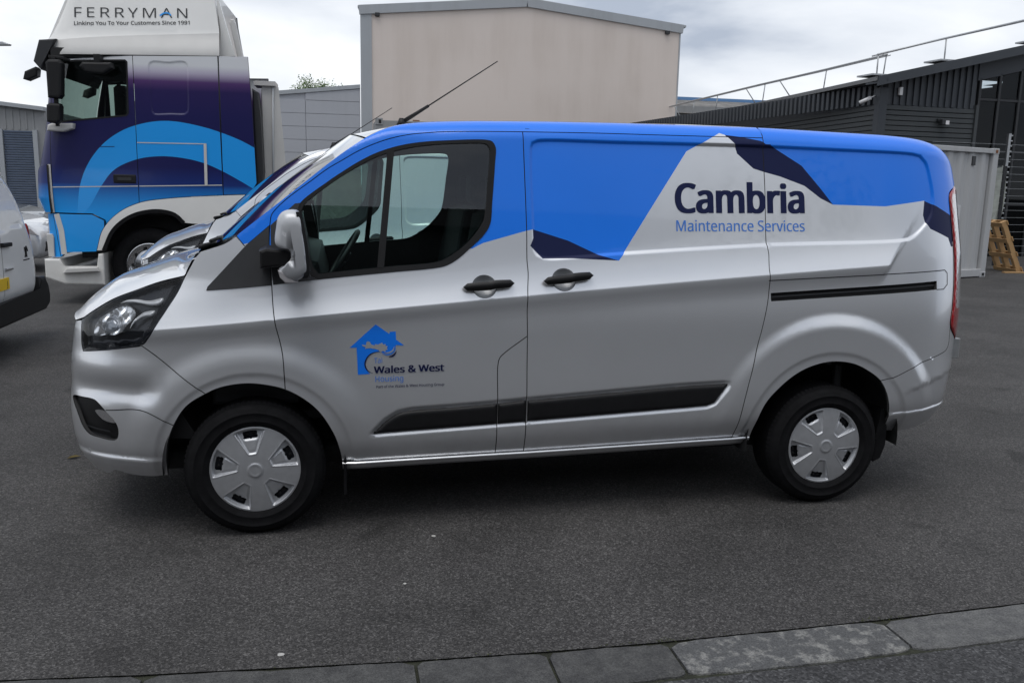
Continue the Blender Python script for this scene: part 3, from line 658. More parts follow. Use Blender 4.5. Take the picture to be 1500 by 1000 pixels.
zrb = np.linspace(D['lamp_in'][-1][1]-0.004, 0.40, 30)
rb_edge = [(float(xrear(z)), float(z)) for z in zrb]
rbump = join(rbs, line([D['rbumper_seam'][-1], (D['lamp_in'][8][0], D['lamp_in'][8][1]-.004)]), cut(lamp_in, D['lamp_in'][8], D['lamp_in'][9]), rb_edge, catmull([rb_edge[-1], (3.73, 0.385), D['rbumper_bot'][3]]), L_('rbumper_bot')[::-1], cut(arch_r, D['arch_r'][-1], JB))
side(panel('rear_bumper', rbump, VY, [silver], van, feats=FEATS, extra=rows_near(xrear, 0.42, 0.84, 24, -1)))

# black rubbing strips, each on its own panel
def strip(key, par):
    pl = join(line(D[key]+D[key][:1], 0.01)) if key != 'strip1' else join(catmull(D[key][:5], 0.01), line(D[key][4:]+D[key][:1], 0.01))
    return panel('rubbing_strip', pl, raised(pl, 0.017, 0.022), [blackp], par, g=0.001, step=0.01, flange=0.012)
strip('strip1', door); strip('strip3', sdoor); side(strip('strip2', van))

# sill with its bright upper edge
def sill_loft():
    top = catmull(D['sill_top'], 0.05); v = []; f = []
    prof = [(0.000, 0.010), (-0.008, 0.010), (-0.012, 0.005), (-0.010, -0.001), (0.004, -0.006), (0.016, -0.024), (0.030, -0.036), (0.07, -0.040)]
    for x, z in top:
        y0 = float(VY(np.array([x]), np.array([z+0.012]))[0])
        for a, b in prof: v.append((x, y0+a, z-0.008+b))
    n = len(prof)
    for i in range(len(top)-1):
        for k in range(n-1): f.append((i*n+k, i*n+k+1, (i+1)*n+k+1, (i+1)*n+k))
    return v, f
v_, f_ = sill_loft(); so = mesh_from('sill', v_, f_, silver, van, False); side(so)

# door handles: a cup sunk in the panel and a bar across it
def handle(key, cup, par, nm='door_handle'):
    (xa, za), (xb, zb) = D[key]; cx, cz = D[cup][0]
    bm = bmesh.new(); n = 14; rings = []
    for t in np.linspace(0, 1, n):
        x = xa+(xb-xa)*t; z = za+(zb-za)*t; w = 0.0215*(1-0.25*abs(2*t-1)**3); w *= min(1, math.sqrt(max(1e-3, 1-max(0, abs(2*t-1)-0.86)**2/0.0196)))
        y = float(VY(np.array([x]), np.array([z]))[0]); dp = 0.034*(1-0.35*abs(2*t-1)**4)
        rings.append([bm.verts.new((x, y-dp*0.5+0.5*dp*math.cos(a)*1.0-0.012, z+w*math.sin(a)+(0.004 if t > 0.6 else 0))) for a in np.linspace(0, 2*math.pi, 17)[:-1]])
    for a, b in zip(rings, rings[1:]):
        for k in range(16): bm.faces.new((a[k], a[(k+1) % 16], b[(k+1) % 16], b[k]))
    bm.faces.new(rings[0]); bm.faces.new(rings[-1])
    h = from_bm(nm, bm, blackp, par, True)
    cp = CUPS[cup]
    bowl = lambda x, z: VY(x, z)+0.026*np.clip(1-((x-cx)/0.058)**2-((z-cz+0.002)/0.052)**2, 0, 1)-0.0012
    panel('handle_cup', cp, bowl, [cupshade], h, g=0, flange=0.003, step=0.008)
    return h
handle('handle1', 'cup1', door); handle('handle2', 'cup2', sdoor)

# lettering and emblems (left side only)
c_ = D['text_cambria']
lettering('lettering', 'Cambria', c_[0][0], c_[0][1], c_[1][0], c_[1][1]+0.0, 0.144, VY, navy, van, bold=0.014, smear=0.022)
c_ = D['text_ms']
lettering('lettering', 'Maintenance Services', c_[0][0], c_[0][1], c_[1][0], c_[1][1], 0.054, VY, ltblue, van, smear=0.006)
c_ = D['text_ww']; lettering('lettering', 'Wales & West', c_[0][0], c_[0][1], c_[1][0], c_[1][1], 0.033, VY, navy, door, bold=0.008, smear=0.022, off=0.0032)
c_ = D['text_tai']; lettering('lettering', 'Tai', c_[0][0], c_[0][1], c_[1][0], c_[1][1], 0.025, VY, ltblue, door, bold=0.0, off=0.0032)
c_ = D['text_h']; lettering('lettering', 'Housing', c_[0][0], c_[0][1], c_[1][0], c_[1][1], 0.027, VY, ltblue, door, bold=0.0, off=0.0032)
c_ = D['text_p']; lettering('lettering', 'Part of the Wales & West Housing Group', c_[0][0], c_[0][1], c_[1][0], c_[1][1], 0.0125, VY, navy, door, bold=0.004, off=0.0032)
hp = D['house']
def emb(name, pts, mat, off): return panel(name, pts, VY, [mat], door, g=0, flange=0, off=off, step=0.02)
hx, hz = hp[3][0], hp[3][1]              # lower left corner of the house, local metres from here on
def hpt(u, v): return (hx-0.0025+(u-195)*0.000389, hz+(738-v)*0.000389)
head = [(250, 372), (300, 380), (305, 345), (325, 332), (350, 345), (362, 372), (410, 385), (405, 368), (445, 375), (470, 362), (492, 350), (505, 375), (535, 368), (530, 392), (560, 395), (548, 420), (562, 440), (535, 440), (530, 462), (500, 452), (470, 470), (448, 440), (410, 428), (350, 416), (285, 422), (300, 405), (262, 392)]
emb('dragon_head', [hpt(*q) for q in head], silver, 0.0022)
def arc_strip(pts, w0, w1): 
    P = np.array(catmull([hpt(*q) for q in pts], 0.004)); T = np.gradient(P, axis=0); T /= np.linalg.norm(T, axis=1)[:, None]
    Nn = np.stack([-T[:, 1], T[:, 0]], 1); t = np.linspace(0, 1, len(P))[:, None]; w = (w0+(w1-w0)*t)*np.sin(np.pi*np.clip(t*0.9+0.05, 0, 1))
    return [tuple(q) for q in P+Nn*w/2]+[tuple(q) for q in (P-Nn*w/2)[::-1]]
house = hp[:4]+[hpt(*q) for q in [(345, 730), (322, 705), (296, 655), (288, 610), (300, 555), (340, 502), (400, 470), (470, 462), (505, 478), (560, 486), (612, 466), (645, 420), (660, 385)]]+hp[6:]
emb('house_emblem', line([*house, house[0]], 0.01)[:-1], blue, 0.0014)
emb('dragon_spine', arc_strip([(475, 458), (410, 466), (350, 492), (305, 545), (286, 610), (300, 665), (335, 705), (378, 722)], 0.004, 0.009), navy, 0.0026)
emb('dragon_jaw', arc_strip([(490, 485), (545, 500), (600, 488), (640, 450), (652, 380)], 0.008, 0.008), ltblue, 0.0026)
emb('dragon_jaw', arc_strip([(515, 468), (570, 474), (615, 452), (640, 400)], 0.006, 0.006), silver, 0.0028)
emb('dragon_beard', arc_strip([(570, 530), (615, 518), (650, 485), (664, 455)], 0.010, 0.006), navy, 0.0026)

# headlamp: dark bowl, chrome reflectors, clear cover
HL = join(hl_top, hl_right, hl_bot, hl_left)
hl = side(panel('headlamp', shrink(HL, -0.001), lambda x, z: VY(x, z)+0.045*sstep(sdist(x, z, HL)/0.03)+0.004, [lampdark], van, g=0, flange=0, step=0.012))
hq = lambda a, b: (a, b)
def hlpx(u, v):      # lamp drawing coordinates -> side metres, bilinear over the lamp outline
    P00, P10, P01, P11 = np.array(D['hl_left'][-1]), np.array((-0.2871, 1.2188)), np.array(D['hl_bot'][-1]), np.array(D['hl_right'][-2])
    return None
def hlpoly(pts, depth, mat, nm):
    pl = join(catmull(pts+pts[:1], 0.008)); return panel(nm, pl, raised(pl, 0.012, 0.016, lambda x, z: VY(x, z)+depth), [mat], hl, g=0, flange=0.012, step=0.008)
HLD = {'bar1': [(-0.5862, 1.0871), (-0.5572, 1.1026), (-0.5119, 1.1094), (-0.4483, 1.1065), (-0.3855, 1.1188), (-0.3954, 1.0937), (-0.4476, 1.0859), (-0.4983, 1.0943), (-0.5371, 1.0962)], 'bar2': [(-0.4993, 1.0366), (-0.4716, 1.0555), (-0.4211, 1.0633), (-0.4329, 1.0417), (-0.4772, 1.0317), (-0.5143, 1.0063), (-0.5361, 0.9814), (-0.5209, 1.0148)], 'refl': [(-0.7144, 0.9769), (-0.6895, 1.01), (-0.6481, 1.038), (-0.5883, 1.0694), (-0.536, 1.0758), (-0.5094, 1.0537), (-0.5211, 1.0236), (-0.5525, 0.9921), (-0.5784, 0.9603), (-0.6466, 0.9429), (-0.7072, 0.936)], 'proj': [(-0.6325, 0.9827)]}
hlpoly(HLD['bar1'], 0.016, lampbar, 'light_bar'); hlpoly(HLD['bar2'], 0.016, lampbar, 'light_bar')
def bowl_of(pl, depth): 
    c = np.mean(np.array(pl), 0)
    return lambda x, z: VY(x, z)+depth+0.02*np.cos(60*(x-c[0]))*np.cos(52*(z-c[1]))
pl = join(catmull(HLD['refl']+HLD['refl'][:1], 0.008)); panel('reflector', pl, bowl_of(pl, 0.024), [pm('lamp_reflector', (0.82, 0.83, 0.85), 0.2, 0.75)], hl, g=0, flange=0.01, step=0.006)
cx, cz = HLD['proj'][0]
ringp = [(cx+0.045*math.cos(a), cz+0.045*math.sin(a)) for a in np.linspace(0, 2*math.pi, 30)[:-1]]
panel('projector_lens', ringp, raised(ringp, 0.03, 0.045, lambda x, z: VY(x, z)+0.034), [pm('projector_glass', (0.25, 0.27, 0.30), 0.05, 0.4, 1.0)], hl, g=0, flange=0.01, step=0.008)
panel('lamp_cover', HL, VY, [lglass], hl, g=0.001, flange=0, step=0.015, extra=[])

# mirror: shell, black rim and arm
mp2 = closed(D['mirror'], 0.01); mc = np.mean(np.array(mp2), 0)
def mirror_loft(name, mat, stations, par, dx=0.0):
    bm = bmesh.new(); rings = []
    for y, s, ox in stations: rings.append([bm.verts.new((mc[0]+(a-mc[0])*s+ox+dx, y, mc[1]+(b-mc[1])*s)) for a, b in mp2])
    n = len(mp2)
    for a, b in zip(rings, rings[1:]):
        for k in range(n): bm.faces.new((a[k], a[(k+1) % n], b[(k+1) % n], b[k]))
    bm.faces.new(rings[0]); bm.faces.new(rings[-1]); bmesh.ops.triangulate(bm, faces=[f for f in bm.faces if len(f.verts) > 4])
    return from_bm(name, bm, mat, par, True)
mir = empty('door_mirror'); mir.parent = van; LEFT.append(mir)
mirror_loft('mirror_shell', mirpaint, [(-0.055, 0.86, 0.01), (-0.075, 0.95, 0.003), (-0.12, 1.0, 0), (-0.19, 1.0, 0), (-0.225, 0.985, 0.002), (-0.25, 0.93, 0.006), (-0.265, 0.80, 0.014), (-0.270, 0.60, 0.02)], mir)
rimpts = [(0.2262, 1.5274), (0.2389, 1.4594), (0.249, 1.3953), (0.2549, 1.3188), (0.2537, 1.2573), (0.245, 1.246)]
rl = catmull(rimpts, 0.02); bm = bmesh.new(); rg = []
for x, z in rl: rg.append([bm.verts.new(q) for q in ((x-0.006, -0.262, z), (x+0.016, -0.250, z), (x+0.018, -0.10, z), (x+0.016, -0.055, z), (x-0.006, -0.055, z))])
for a, b in zip(rg, rg[1:]):
    for k in range(4): bm.faces.new((a[k], a[k+1], b[k+1], b[k]))
from_bm('mirror_rim', bm, blackp, mir, False)
mesh_from('mirror_glass', [(x+0.0195, y, z) for (x, z) in (rimpts[0], rimpts[4]) for y in (-0.235, -0.075)], [(0, 1, 3, 2)], chrome, mir)
am = D['mirror_arm']
prism('mirror_arm', [(0.055, am[3][1]-0.002), (am[2][0], am[2][1]), (am[1][0]+0.003, am[1][1]-0.004), (am[1][0]-0.02, am[1][1]+0.006), (0.085, am[0][1]+0.016), (0.055, am[0][1]+0.004)], lambda a, b, d: (a-0.05*(d+0.12), d, b+0.10*(d+0.12)*(b-am[3][1])*4), -0.12, 0.04, blackp, mir, bev=0.012)
prism('indicator', [(D['mirror'][10][0]+0.012, D['mirror'][10][1]-0.003), (D['mirror'][11][0], D['mirror'][11][1]-0.004), (D['mirror'][12][0]-0.004, D['mirror'][12][1]), (D['mirror'][13][0]-0.003, D['mirror'][13][1]), (D['mirror'][13][0]+0.012, D['mirror'][13][1]-0.004), (D['mirror'][12][0]+0.02, D['mirror'][12][1]+0.002)], lambda a, b, d: (a, d, b), -0.255, -0.14, clearlens, mir, bev=0.004)

# wheels
def lathe(name, prof, mat, par, n=72, ang0=0.0, smooth=True):
    v = []; f = []; k = len(prof)
    for i in range(n):
        a = 2*math.pi*i/n+ang0
        for r, y in prof: v.append((r*math.cos(a), y, r*math.sin(a)))
    for i in range(n):
        j = (i+1) % n
        for q in range(k-1): f.append((i*k+q, i*k+q+1, j*k+q+1, j*k+q))
    return mesh_from(name, v, f, mat, par, smooth)
def make_wheel(loc, rot, steer=0.0):
    w = empty('wheel', loc, steer); w.parent = van
    ty = lathe('tyre', [(0.200, 0.02), (0.207, -0.002), (0.216, -0.010), (0.232, -0.016), (0.2345, -0.0185), (0.237, -0.0168), (0.258, -0.021), (0.272, -0.021), (0.2745, -0.0232), (0.277, -0.020), (0.290, -0.016), (0.302, -0.006), (0.313, 0.010), (0.3205, 0.024), (0.3215, 0.045), (0.3215, 0.165), (0.318, 0.19), (0.300, 0.215), (0.25, 0.225), (0.20, 0.20)], rubber, w)
    # tread blocks on the shoulder
    bm = bmesh.new()
    for i in range(84):
        a = 2*math.pi*i/84; ca, sa = math.cos(a), math.sin(a); ta = Vector((-sa, 0, ca)); ra = Vector((ca, 0, sa))
        if True:
            c = [ra*r+Vector((0, y, 0))+ta*t for r, y in ((0.3125, 0.006), (0.3245, 0.026)) for t in (-0.0085, 0.0085)]
            d = [ra*r+Vector((0, y, 0))+ta*t for r, y in ((0.3235, 0.060),) for t in (-0.0085, 0.0085)]
            vv = [bm.verts.new(q) for q in c+d]; bm.faces.new((vv[0], vv[1], vv[3], vv[2])); bm.faces.new((vv[2], vv[3], vv[5], vv[4]))
    tb = from_bm('tread', bm, rubber, ty); 
    NT, NR = 300, 48; Rm = 0.2065
    rr = np.concatenate([np.linspace(0.0, 0.05, 10), np.linspace(0.054, 0.203, 42), [0.2055, Rm, Rm]]); th = np.linspace(0, 2*np.pi, NT, endpoint=False)
    RR, TH = np.meshgrid(rr, th, indexing='ij')
    y = -0.004-0.016*(1-(RR/Rm)**2)
    y = y - 0.006*sstep((0.035-RR)/0.004) + 0.003*sstep((0.027-RR)/0.003)          # hub cap
    slot = np.zeros_like(y)
    for k in range(5):
        a0 = rot+k*2*np.pi/5; da = (TH-a0+np.pi) % (2*np.pi)-np.pi; lat = RR*np.sin(da); rad = RR*np.cos(da)
        hw = np.interp(rad, [0.075, 0.095, 0.19], [0.016, 0.026, 0.072])
        sd = np.minimum(np.minimum(hw-np.abs(lat), rad-0.078), 0.197-RR); pk = sstep(sd/0.006)
        petal = sstep((0.148-rad)/0.006)*sstep((hw*0.72-np.abs(lat))/0.010)*sstep((rad-0.088)/0.01)
        ramp = np.clip((rad-0.08)/0.1, 0, 1)
        y = y + pk*(0.005+0.018*ramp) - petal*pk*(0.006*ramp+0.001) - 0.0022*np.exp(-((sd+0.001)/0.0025)**2)
        slot = np.maximum(slot, ((rad > 0.152) & (RR < 0.183) & (np.abs(lat) < 0.031)).astype(float))
    y[-1, :] += 0.02
    V_ = np.stack([RR*np.cos(TH), y, RR*np.sin(TH)], -1).reshape(-1, 3)
    F_ = []; I_ = []
    for i in range(len(rr)-1):
        for j in range(NT):
            jj = (j+1) % NT; F_.append((i*NT+j, i*NT+jj, (i+1)*NT+jj, (i+1)*NT+j)); I_.append(0 if (slot[i, j]+slot[i+1, j]+slot[i, jj]+slot[i+1, jj]) < 2 else 1)
    trim_ = mesh_from('wheel_trim', V_, [f for f, q in zip(F_, I_) if q == 0], [trimsil], w, True)
    lathe('steel_rim', [(0.0, 0.035), (0.10, 0.03), (0.16, 0.028), (0.20, 0.03)], lampdark, w, 40)
    bm = bmesh.new()
    for k in range(5):
        a = rot+k*2*np.pi/5
        for s in (-0.012, 0.016):
            c = Vector((math.cos(a)*0.168-math.sin(a)*s, 0.026, math.sin(a)*0.168+math.cos(a)*s)); bmesh.ops.create_uvsphere(bm, u_segments=8, v_segments=6, radius=0.008, matrix=Matrix.Translation(c))
    tag(from_bm('wheel_nuts', bm, gap, w, True), kind='stuff')
    return w
HZ = 0.3215
wf = make_wheel((0, 0, HZ), R(97)); wr = make_wheel((2.933, 0, HZ), R(118))
for wsrc in (wf, wr):
    c = copy_tree(wsrc, van); c.scale = (1, -1, 1); c.location = (wsrc.location.x, 2*YC, HZ)

# wheel houses, underbody, mud flaps
def arch_liner(cx, cz, r):
    n = 26; v = []; f = []; A = np.linspace(R(-6), R(186), n)
    for a in A:
        for y, s in ((0.012, 1.0), (0.05, 1.02), (0.32, 1.02), (0.34, 0.6)): v.append((cx+r*s*math.cos(a), y, cz+r*s*math.sin(a)))
    for i in range(n-1):
        for k in range(3): f.append((i*4+k, i*4+k+1, i*4+k+5, i*4+k+4))
    side(mesh_from('wheel_arch_liner', v, f, liner, van, True))
    side(mesh_from('wheel_house_wall', [(cx+r*1.0*math.cos(a), 0.33, cz+r*math.sin(a)) for a in A], [tuple(range(n))], liner, van))
arch_liner(0, 0.33, 0.415); arch_liner(2.935, 0.345, 0.445)
side(box('liner_rib', (2.97, 0.10, 0.74), (3.0, 0.30, 0.775), softblack, van)); side(box('shock_absorber', (3.05, 0.14, 0.30), (3.10, 0.19, 0.74), softblack, van, bev=0.015))
box('underbody', (-0.60, 0.22, 0.26), (3.18, 2*YC-0.22, 0.36), liner, van, bev=0.03)
side(box('axle', (2.90, 0.1, 0.27), (2.97, 0.96, 0.34), liner, van, bev=0.02))
side(box('suspension_arm', (-0.03, 0.15, 0.24), (0.03, 0.96, 0.30), liner, van, bev=0.02))
flap = [(3.283, 0.50), (3.300, 0.50), (3.325, 0.40), (3.325, 0.30), (3.30, 0.225), (3.26, 0.205), (3.235, 0.22), (3.26, 0.36)]
side(prism('mud_flap', flap, lambda a, b, d: (a+(d-0.03)*0.1, d, b), 0.03, 0.22, rubber, van, bev=0.004))
side(prism('mud_flap', [(0.405, 0.34), (0.42, 0.34), (0.42, 0.17), (0.405, 0.17)], lambda a, b, d: (a, d, b), 0.02, 0.20, rubber, van))

# inner skin: stops daylight through the shut lines, gives the cab its lining
shell_out = join(line([(-0.26, 0.46), (-0.40, 0.70), (-0.45, 0.90), (-0.28, 1.15), (-0.10, 1.33)]), [(float(x), float(ztop(x))-0.035) for x in np.linspace(0.0, 3.62, 60)], line([(3.66, 1.7), (3.66, 0.55), (3.38, 0.42)]),
                 [(2.935+0.47*math.cos(a), 0.345+0.47*math.sin(a)) for a in np.linspace(0.1, 3.0, 24)], line([(2.45, 0.36), (0.46, 0.34)]), [(0.47*math.cos(a), 0.33+0.47*math.sin(a)) for a in np.linspace(0.1, 2.85, 24)])
side(panel('inner_skin', shell_out, lambda x, z: base_Y(x, z)+0.055, [gap], van, holes=[shrink(GLS, -0.012)], step=0.06, g=0, flange=0))
side(panel('door_lining', shell_out, lambda x, z: base_Y(x, z)+0.075, [trimgrey], van, holes=[shrink(GLS, -0.004)], step=0.06, g=0, flange=0))

# --- surfaces that span the van: lofts from the left edge curve over the centre line to the right
def span(name, E, Cc, mats, n=26, pw=2.2, m=60, pick=None, pwx=None):
    E = np.array(E, float); Cc = np.array(Cc, float)
    def res(P):
        d = np.concatenate([[0], np.cumsum(np.linalg.norm(np.diff(P, axis=0), axis=1))]); t = np.linspace(0, d[-1], m)
        return np.stack([np.interp(t, d, P[:, k]) for k in range(3)], 1)
    E = res(E); Cc = res(Cc); s = np.linspace(0, 1, n)
    s = 1-(1-s)**1.0
    g = 1-(1-s)**pw; gx = g if pwx is None else 1-(1-s)**pwx; V_ = []
    for e_, c in zip(E, Cc):
        row = [(e_[0]+(c[0]-e_[0])*gx[k], e_[1]+(c[1]-e_[1])*s[k], e_[2]+(c[2]-e_[2])*g[k]) for k in range(n)]
        row += [(x, 2*YC-y, z) for x, y, z in row[-2::-1]]
        V_ += row
    w = 2*n-1; F_ = [(i*w+k, i*w+k+1, (i+1)*w+k+1, (i+1)*w+k) for i in range(m-1) for k in range(w-1)]
    idx = None
    if pick: idx = [pick(*np.mean([V_[q] for q in f], 0)) for f in F_]
    o = mesh_from(name, V_, F_, mats, van, True, idx)
    bm = bmesh.new(); bm.from_mesh(o.data); bmesh.ops.recalc_face_normals(bm, faces=bm.faces); bm.to_mesh(o.data); bm.free()
    return o
def on(x, z): return (x, float(VY(np.array([x]), np.array([z]))[0]), z)
bE = [on(float(xnose(0.978)), 0.978)]+[on(a, b+0.006) for a, b in hl_top[1:]]+[on(a-0.006, b+0.004) for a, b in bgap[2:]]
bC = [(-0.925, YC, 0.985)]+[(a, YC, b) for a, b in catmull(D['bonnet_c'], 0.03)]+[(-0.30, YC, 1.283)]
bon = span('bonnet', bE, bC, [silver], pw=2.6, n=30, m=70)
wE = [(x, y+0.012, z-0.004) for x, y, z in [on(a, min(b, float(ztop(a))-0.0008)) for a, b in [(float(x), float(ztop(x))-0.001) for x in np.linspace(-0.04, 0.53, 40)]]]
wC = [(-0.30+(0.46+0.30)*t, YC, 1.29+(1.905-1.29)*t-0.02*math.sin(math.pi*t)*-1) for t in np.linspace(0, 1, 40)]
ws = span('windscreen', wE, wC, [sglass, blackp], pw=2.0, n=24, m=50, pick=lambda x, y, z: 0)
cE = [bE[-1], (wE[0][0]-0.015, wE[0][1]+0.01, wE[0][2]-0.004)]; cC = [(-0.30, YC, 1.275), (-0.29, YC, 1.288)]
span('cowl', cE, cC, [blackp], pw=2.0, n=20, m=8)
rE = [on(float(x), float(ztop(x))-0.0008) for x in np.linspace(0.53, float(xrear(1.84)), 90)]
rC = [(0.46+(3.90-0.46)*t, YC, float(np.interp(t, [0, .06, .2, .5, .85, .97, 1], [1.905, 1.94, 1.985, 2.015, 2.0, 1.965, 1.90]))) for t in np.linspace(0, 1, 90)]
roof = span('roof', rE, rC, [silver], pw=2.2, n=20, m=90)
fE = [on(float(xnose(z)), float(z)) for z in np.linspace(0.977, 0.285, 40)]
fC = [(float(smooth_interp(z, XN_Z, XN_X))-0.045, YC, float(z)) for z in np.linspace(0.985, 0.26, 40)]
span('front_panel', fE, fC, [silver, blackp], pw=2.0, n=24, m=50, pick=lambda x, y, z: 1 if (0.66 < z < 0.93 and abs(y-YC) < 0.5) or (0.36 < z < 0.54 and abs(y-YC) < 0.45) else 0)
tE = [on(float(xrear(z)), float(z)) for z in np.linspace(rtop[-1][1], 0.42, 60)]
tC = [(float(smooth_interp(z, XR_Z, XR_X))+0.03, YC, float(z)) for z in np.linspace(1.90, 0.40, 60)]
span('rear_doors', tE, tC, [silver, blue, softblack], pw=2.0, n=20, m=60, pick=lambda x, y, z: 2 if z < 0.50 else (1 if z > 1.5 else 0))
side(box('rear_step', (3.70, 0.17, 0.745), (3.835, 0.20, 0.86), alu, van, bev=0.004))

# wipers
for y0, y1 in ((0.32, 0.80), (0.95, 1.50)):
    bm = bmesh.new(); tube_bm(bm, [(-0.25, y0, 1.335), (-0.20, y0+0.2, 1.345), (-0.215, y1, 1.335)], [0.014, 0.008, 0.006], 6)
    tube_bm(bm, [(-0.19, y0-0.10, 1.37), (-0.175, y0+0.2, 1.372), (-0.20, y1, 1.350)], 0.009, 6)
    from_bm('wiper', bm, blackp, van, True)
ap = D['aerial']
bm = bmesh.new(); bmesh.ops.create_cone(bm, cap_ends=True, segments=12, radius1=0.035, radius2=0.012, depth=0.05, matrix=Matrix.Translation((ap[0][0], YC, ap[0][2]+0.0)))
tube_bm(bm, [ap[0], ap[1]], [0.013, 0.008], 8); tube_bm(bm, [ap[1], ap[2]], [0.0042, 0.0030], 6)
from_bm('aerial', bm, blackp, van, True)

# cab interior
box('bulkhead', (1.30, 0.20, 0.40), (1.32, 2*YC-0.20, 1.93), trimgrey, van)
dash = [(-0.20, 1.26), (0.10, 1.33), (0.30, 1.28), (0.34, 1.12), (0.22, 0.95), (0.20, 0.6), (-0.20, 0.6)]
prism('dashboard', dash, lambda a, b, d: (a, d, b), 0.13, 2*YC-0.13, softblack, van, bev=0.02)
box('cab_floor', (-0.10, 0.15, 0.52), (1.31, 2*YC-0.15, 0.56), gap, van)
mesh_from('headlining', [(0.52, 0.22, 1.86), (1.31, 0.22, 1.92), (1.31, 2*YC-0.22, 1.92), (0.52, 2*YC-0.22, 1.86)], [(0, 1, 2, 3)], headlin, van)
def seat(yc, w):
    s = empty('seat'); s.parent = van
    bm = bmesh.new(); bm_box(bm, (0.62, yc-w/2, 0.80), (1.16, yc+w/2, 0.98), 0.06, 3); from_bm('seat_cushion', bm, seatfab, s, True)
    bk = [(1.02, 0.92), (1.16, 0.92), (1.27, 1.50), (1.20, 1.53), (1.12, 1.50)]
    prism('seat_back', bk, lambda a, b, d: (a, d, b), yc-w/2+0.02, yc+w/2-0.02, seatfab, s, bev=0.03, smooth=False)
    return s
seat(0.48, 0.52); seat(1.42, 0.86)
for yh in (0.48, 1.20, 1.64):
    bm = bmesh.new(); bm_box(bm, (1.17, yh-0.13, 1.54), (1.26, yh+0.13, 1.72), 0.035, 3); from_bm('headrest', bm, seatfab, van, True)
sw_ = empty('steering_wheel', (0.42, 1.46, 1.19)); sw_.parent = van; sw_.rotation_euler = (0, R(-58), 0)
bm = bmesh.new()
ringv = [Vector((0.19*math.cos(a), 0.19*math.sin(a), 0)) for a in np.linspace(0, 2*math.pi, 33)]
tube_bm(bm, ringv, 0.016, 8); from_bm('wheel_rim', bm, softblack, sw_, True)
bm = bmesh.new(); bm_box(bm, (-0.18, -0.025, -0.03), (0.06, 0.025, -0.01), 0.008); bm_box(bm, (-0.05, -0.18, -0.03), (0.0, 0.18, -0.01), 0.008); bm_box(bm, (-0.07, -0.07, -0.04), (0.06, 0.07, 0.0), 0.02); from_bm('wheel_spokes', bm, softblack, sw_)
box('interior_mirror', (0.42, 0.83, 1.72), (0.45, 1.07, 1.79), softblack, van, bev=0.012)

# the far side is the near side mirrored
for o in LEFT:
    c = copy_tree(o, van); c.scale = (1, -1, 1); c.location = (o.location.x, 2*YC-o.location.y, o.location.z)
    for ch in [q for q in c.children if q.name.startswith(('house_emblem', 'dragon', 'lettering'))]: bpy.data.objects.remove(ch)

# second van: the same kind, all silver, parked alongside
van2 = empty('panel_van', (-0.35, 3.35, 0), R(1.5))
tag(van2, 'plain silver panel van behind the blue and silver van, partly hidden', 'van', 'silver panel vans parked side by side')
for ch in list(van.children):
    if ch.name.startswith(('lettering', 'house_emblem', 'dragon')): continue
    copy_tree(ch, van2, {blue: silver, navy: silver})
for o in [q for c in van2.children for q in c.children if q.name.startswith(('lettering', 'house_emblem', 'dragon'))]: bpy.data.objects.remove(o)

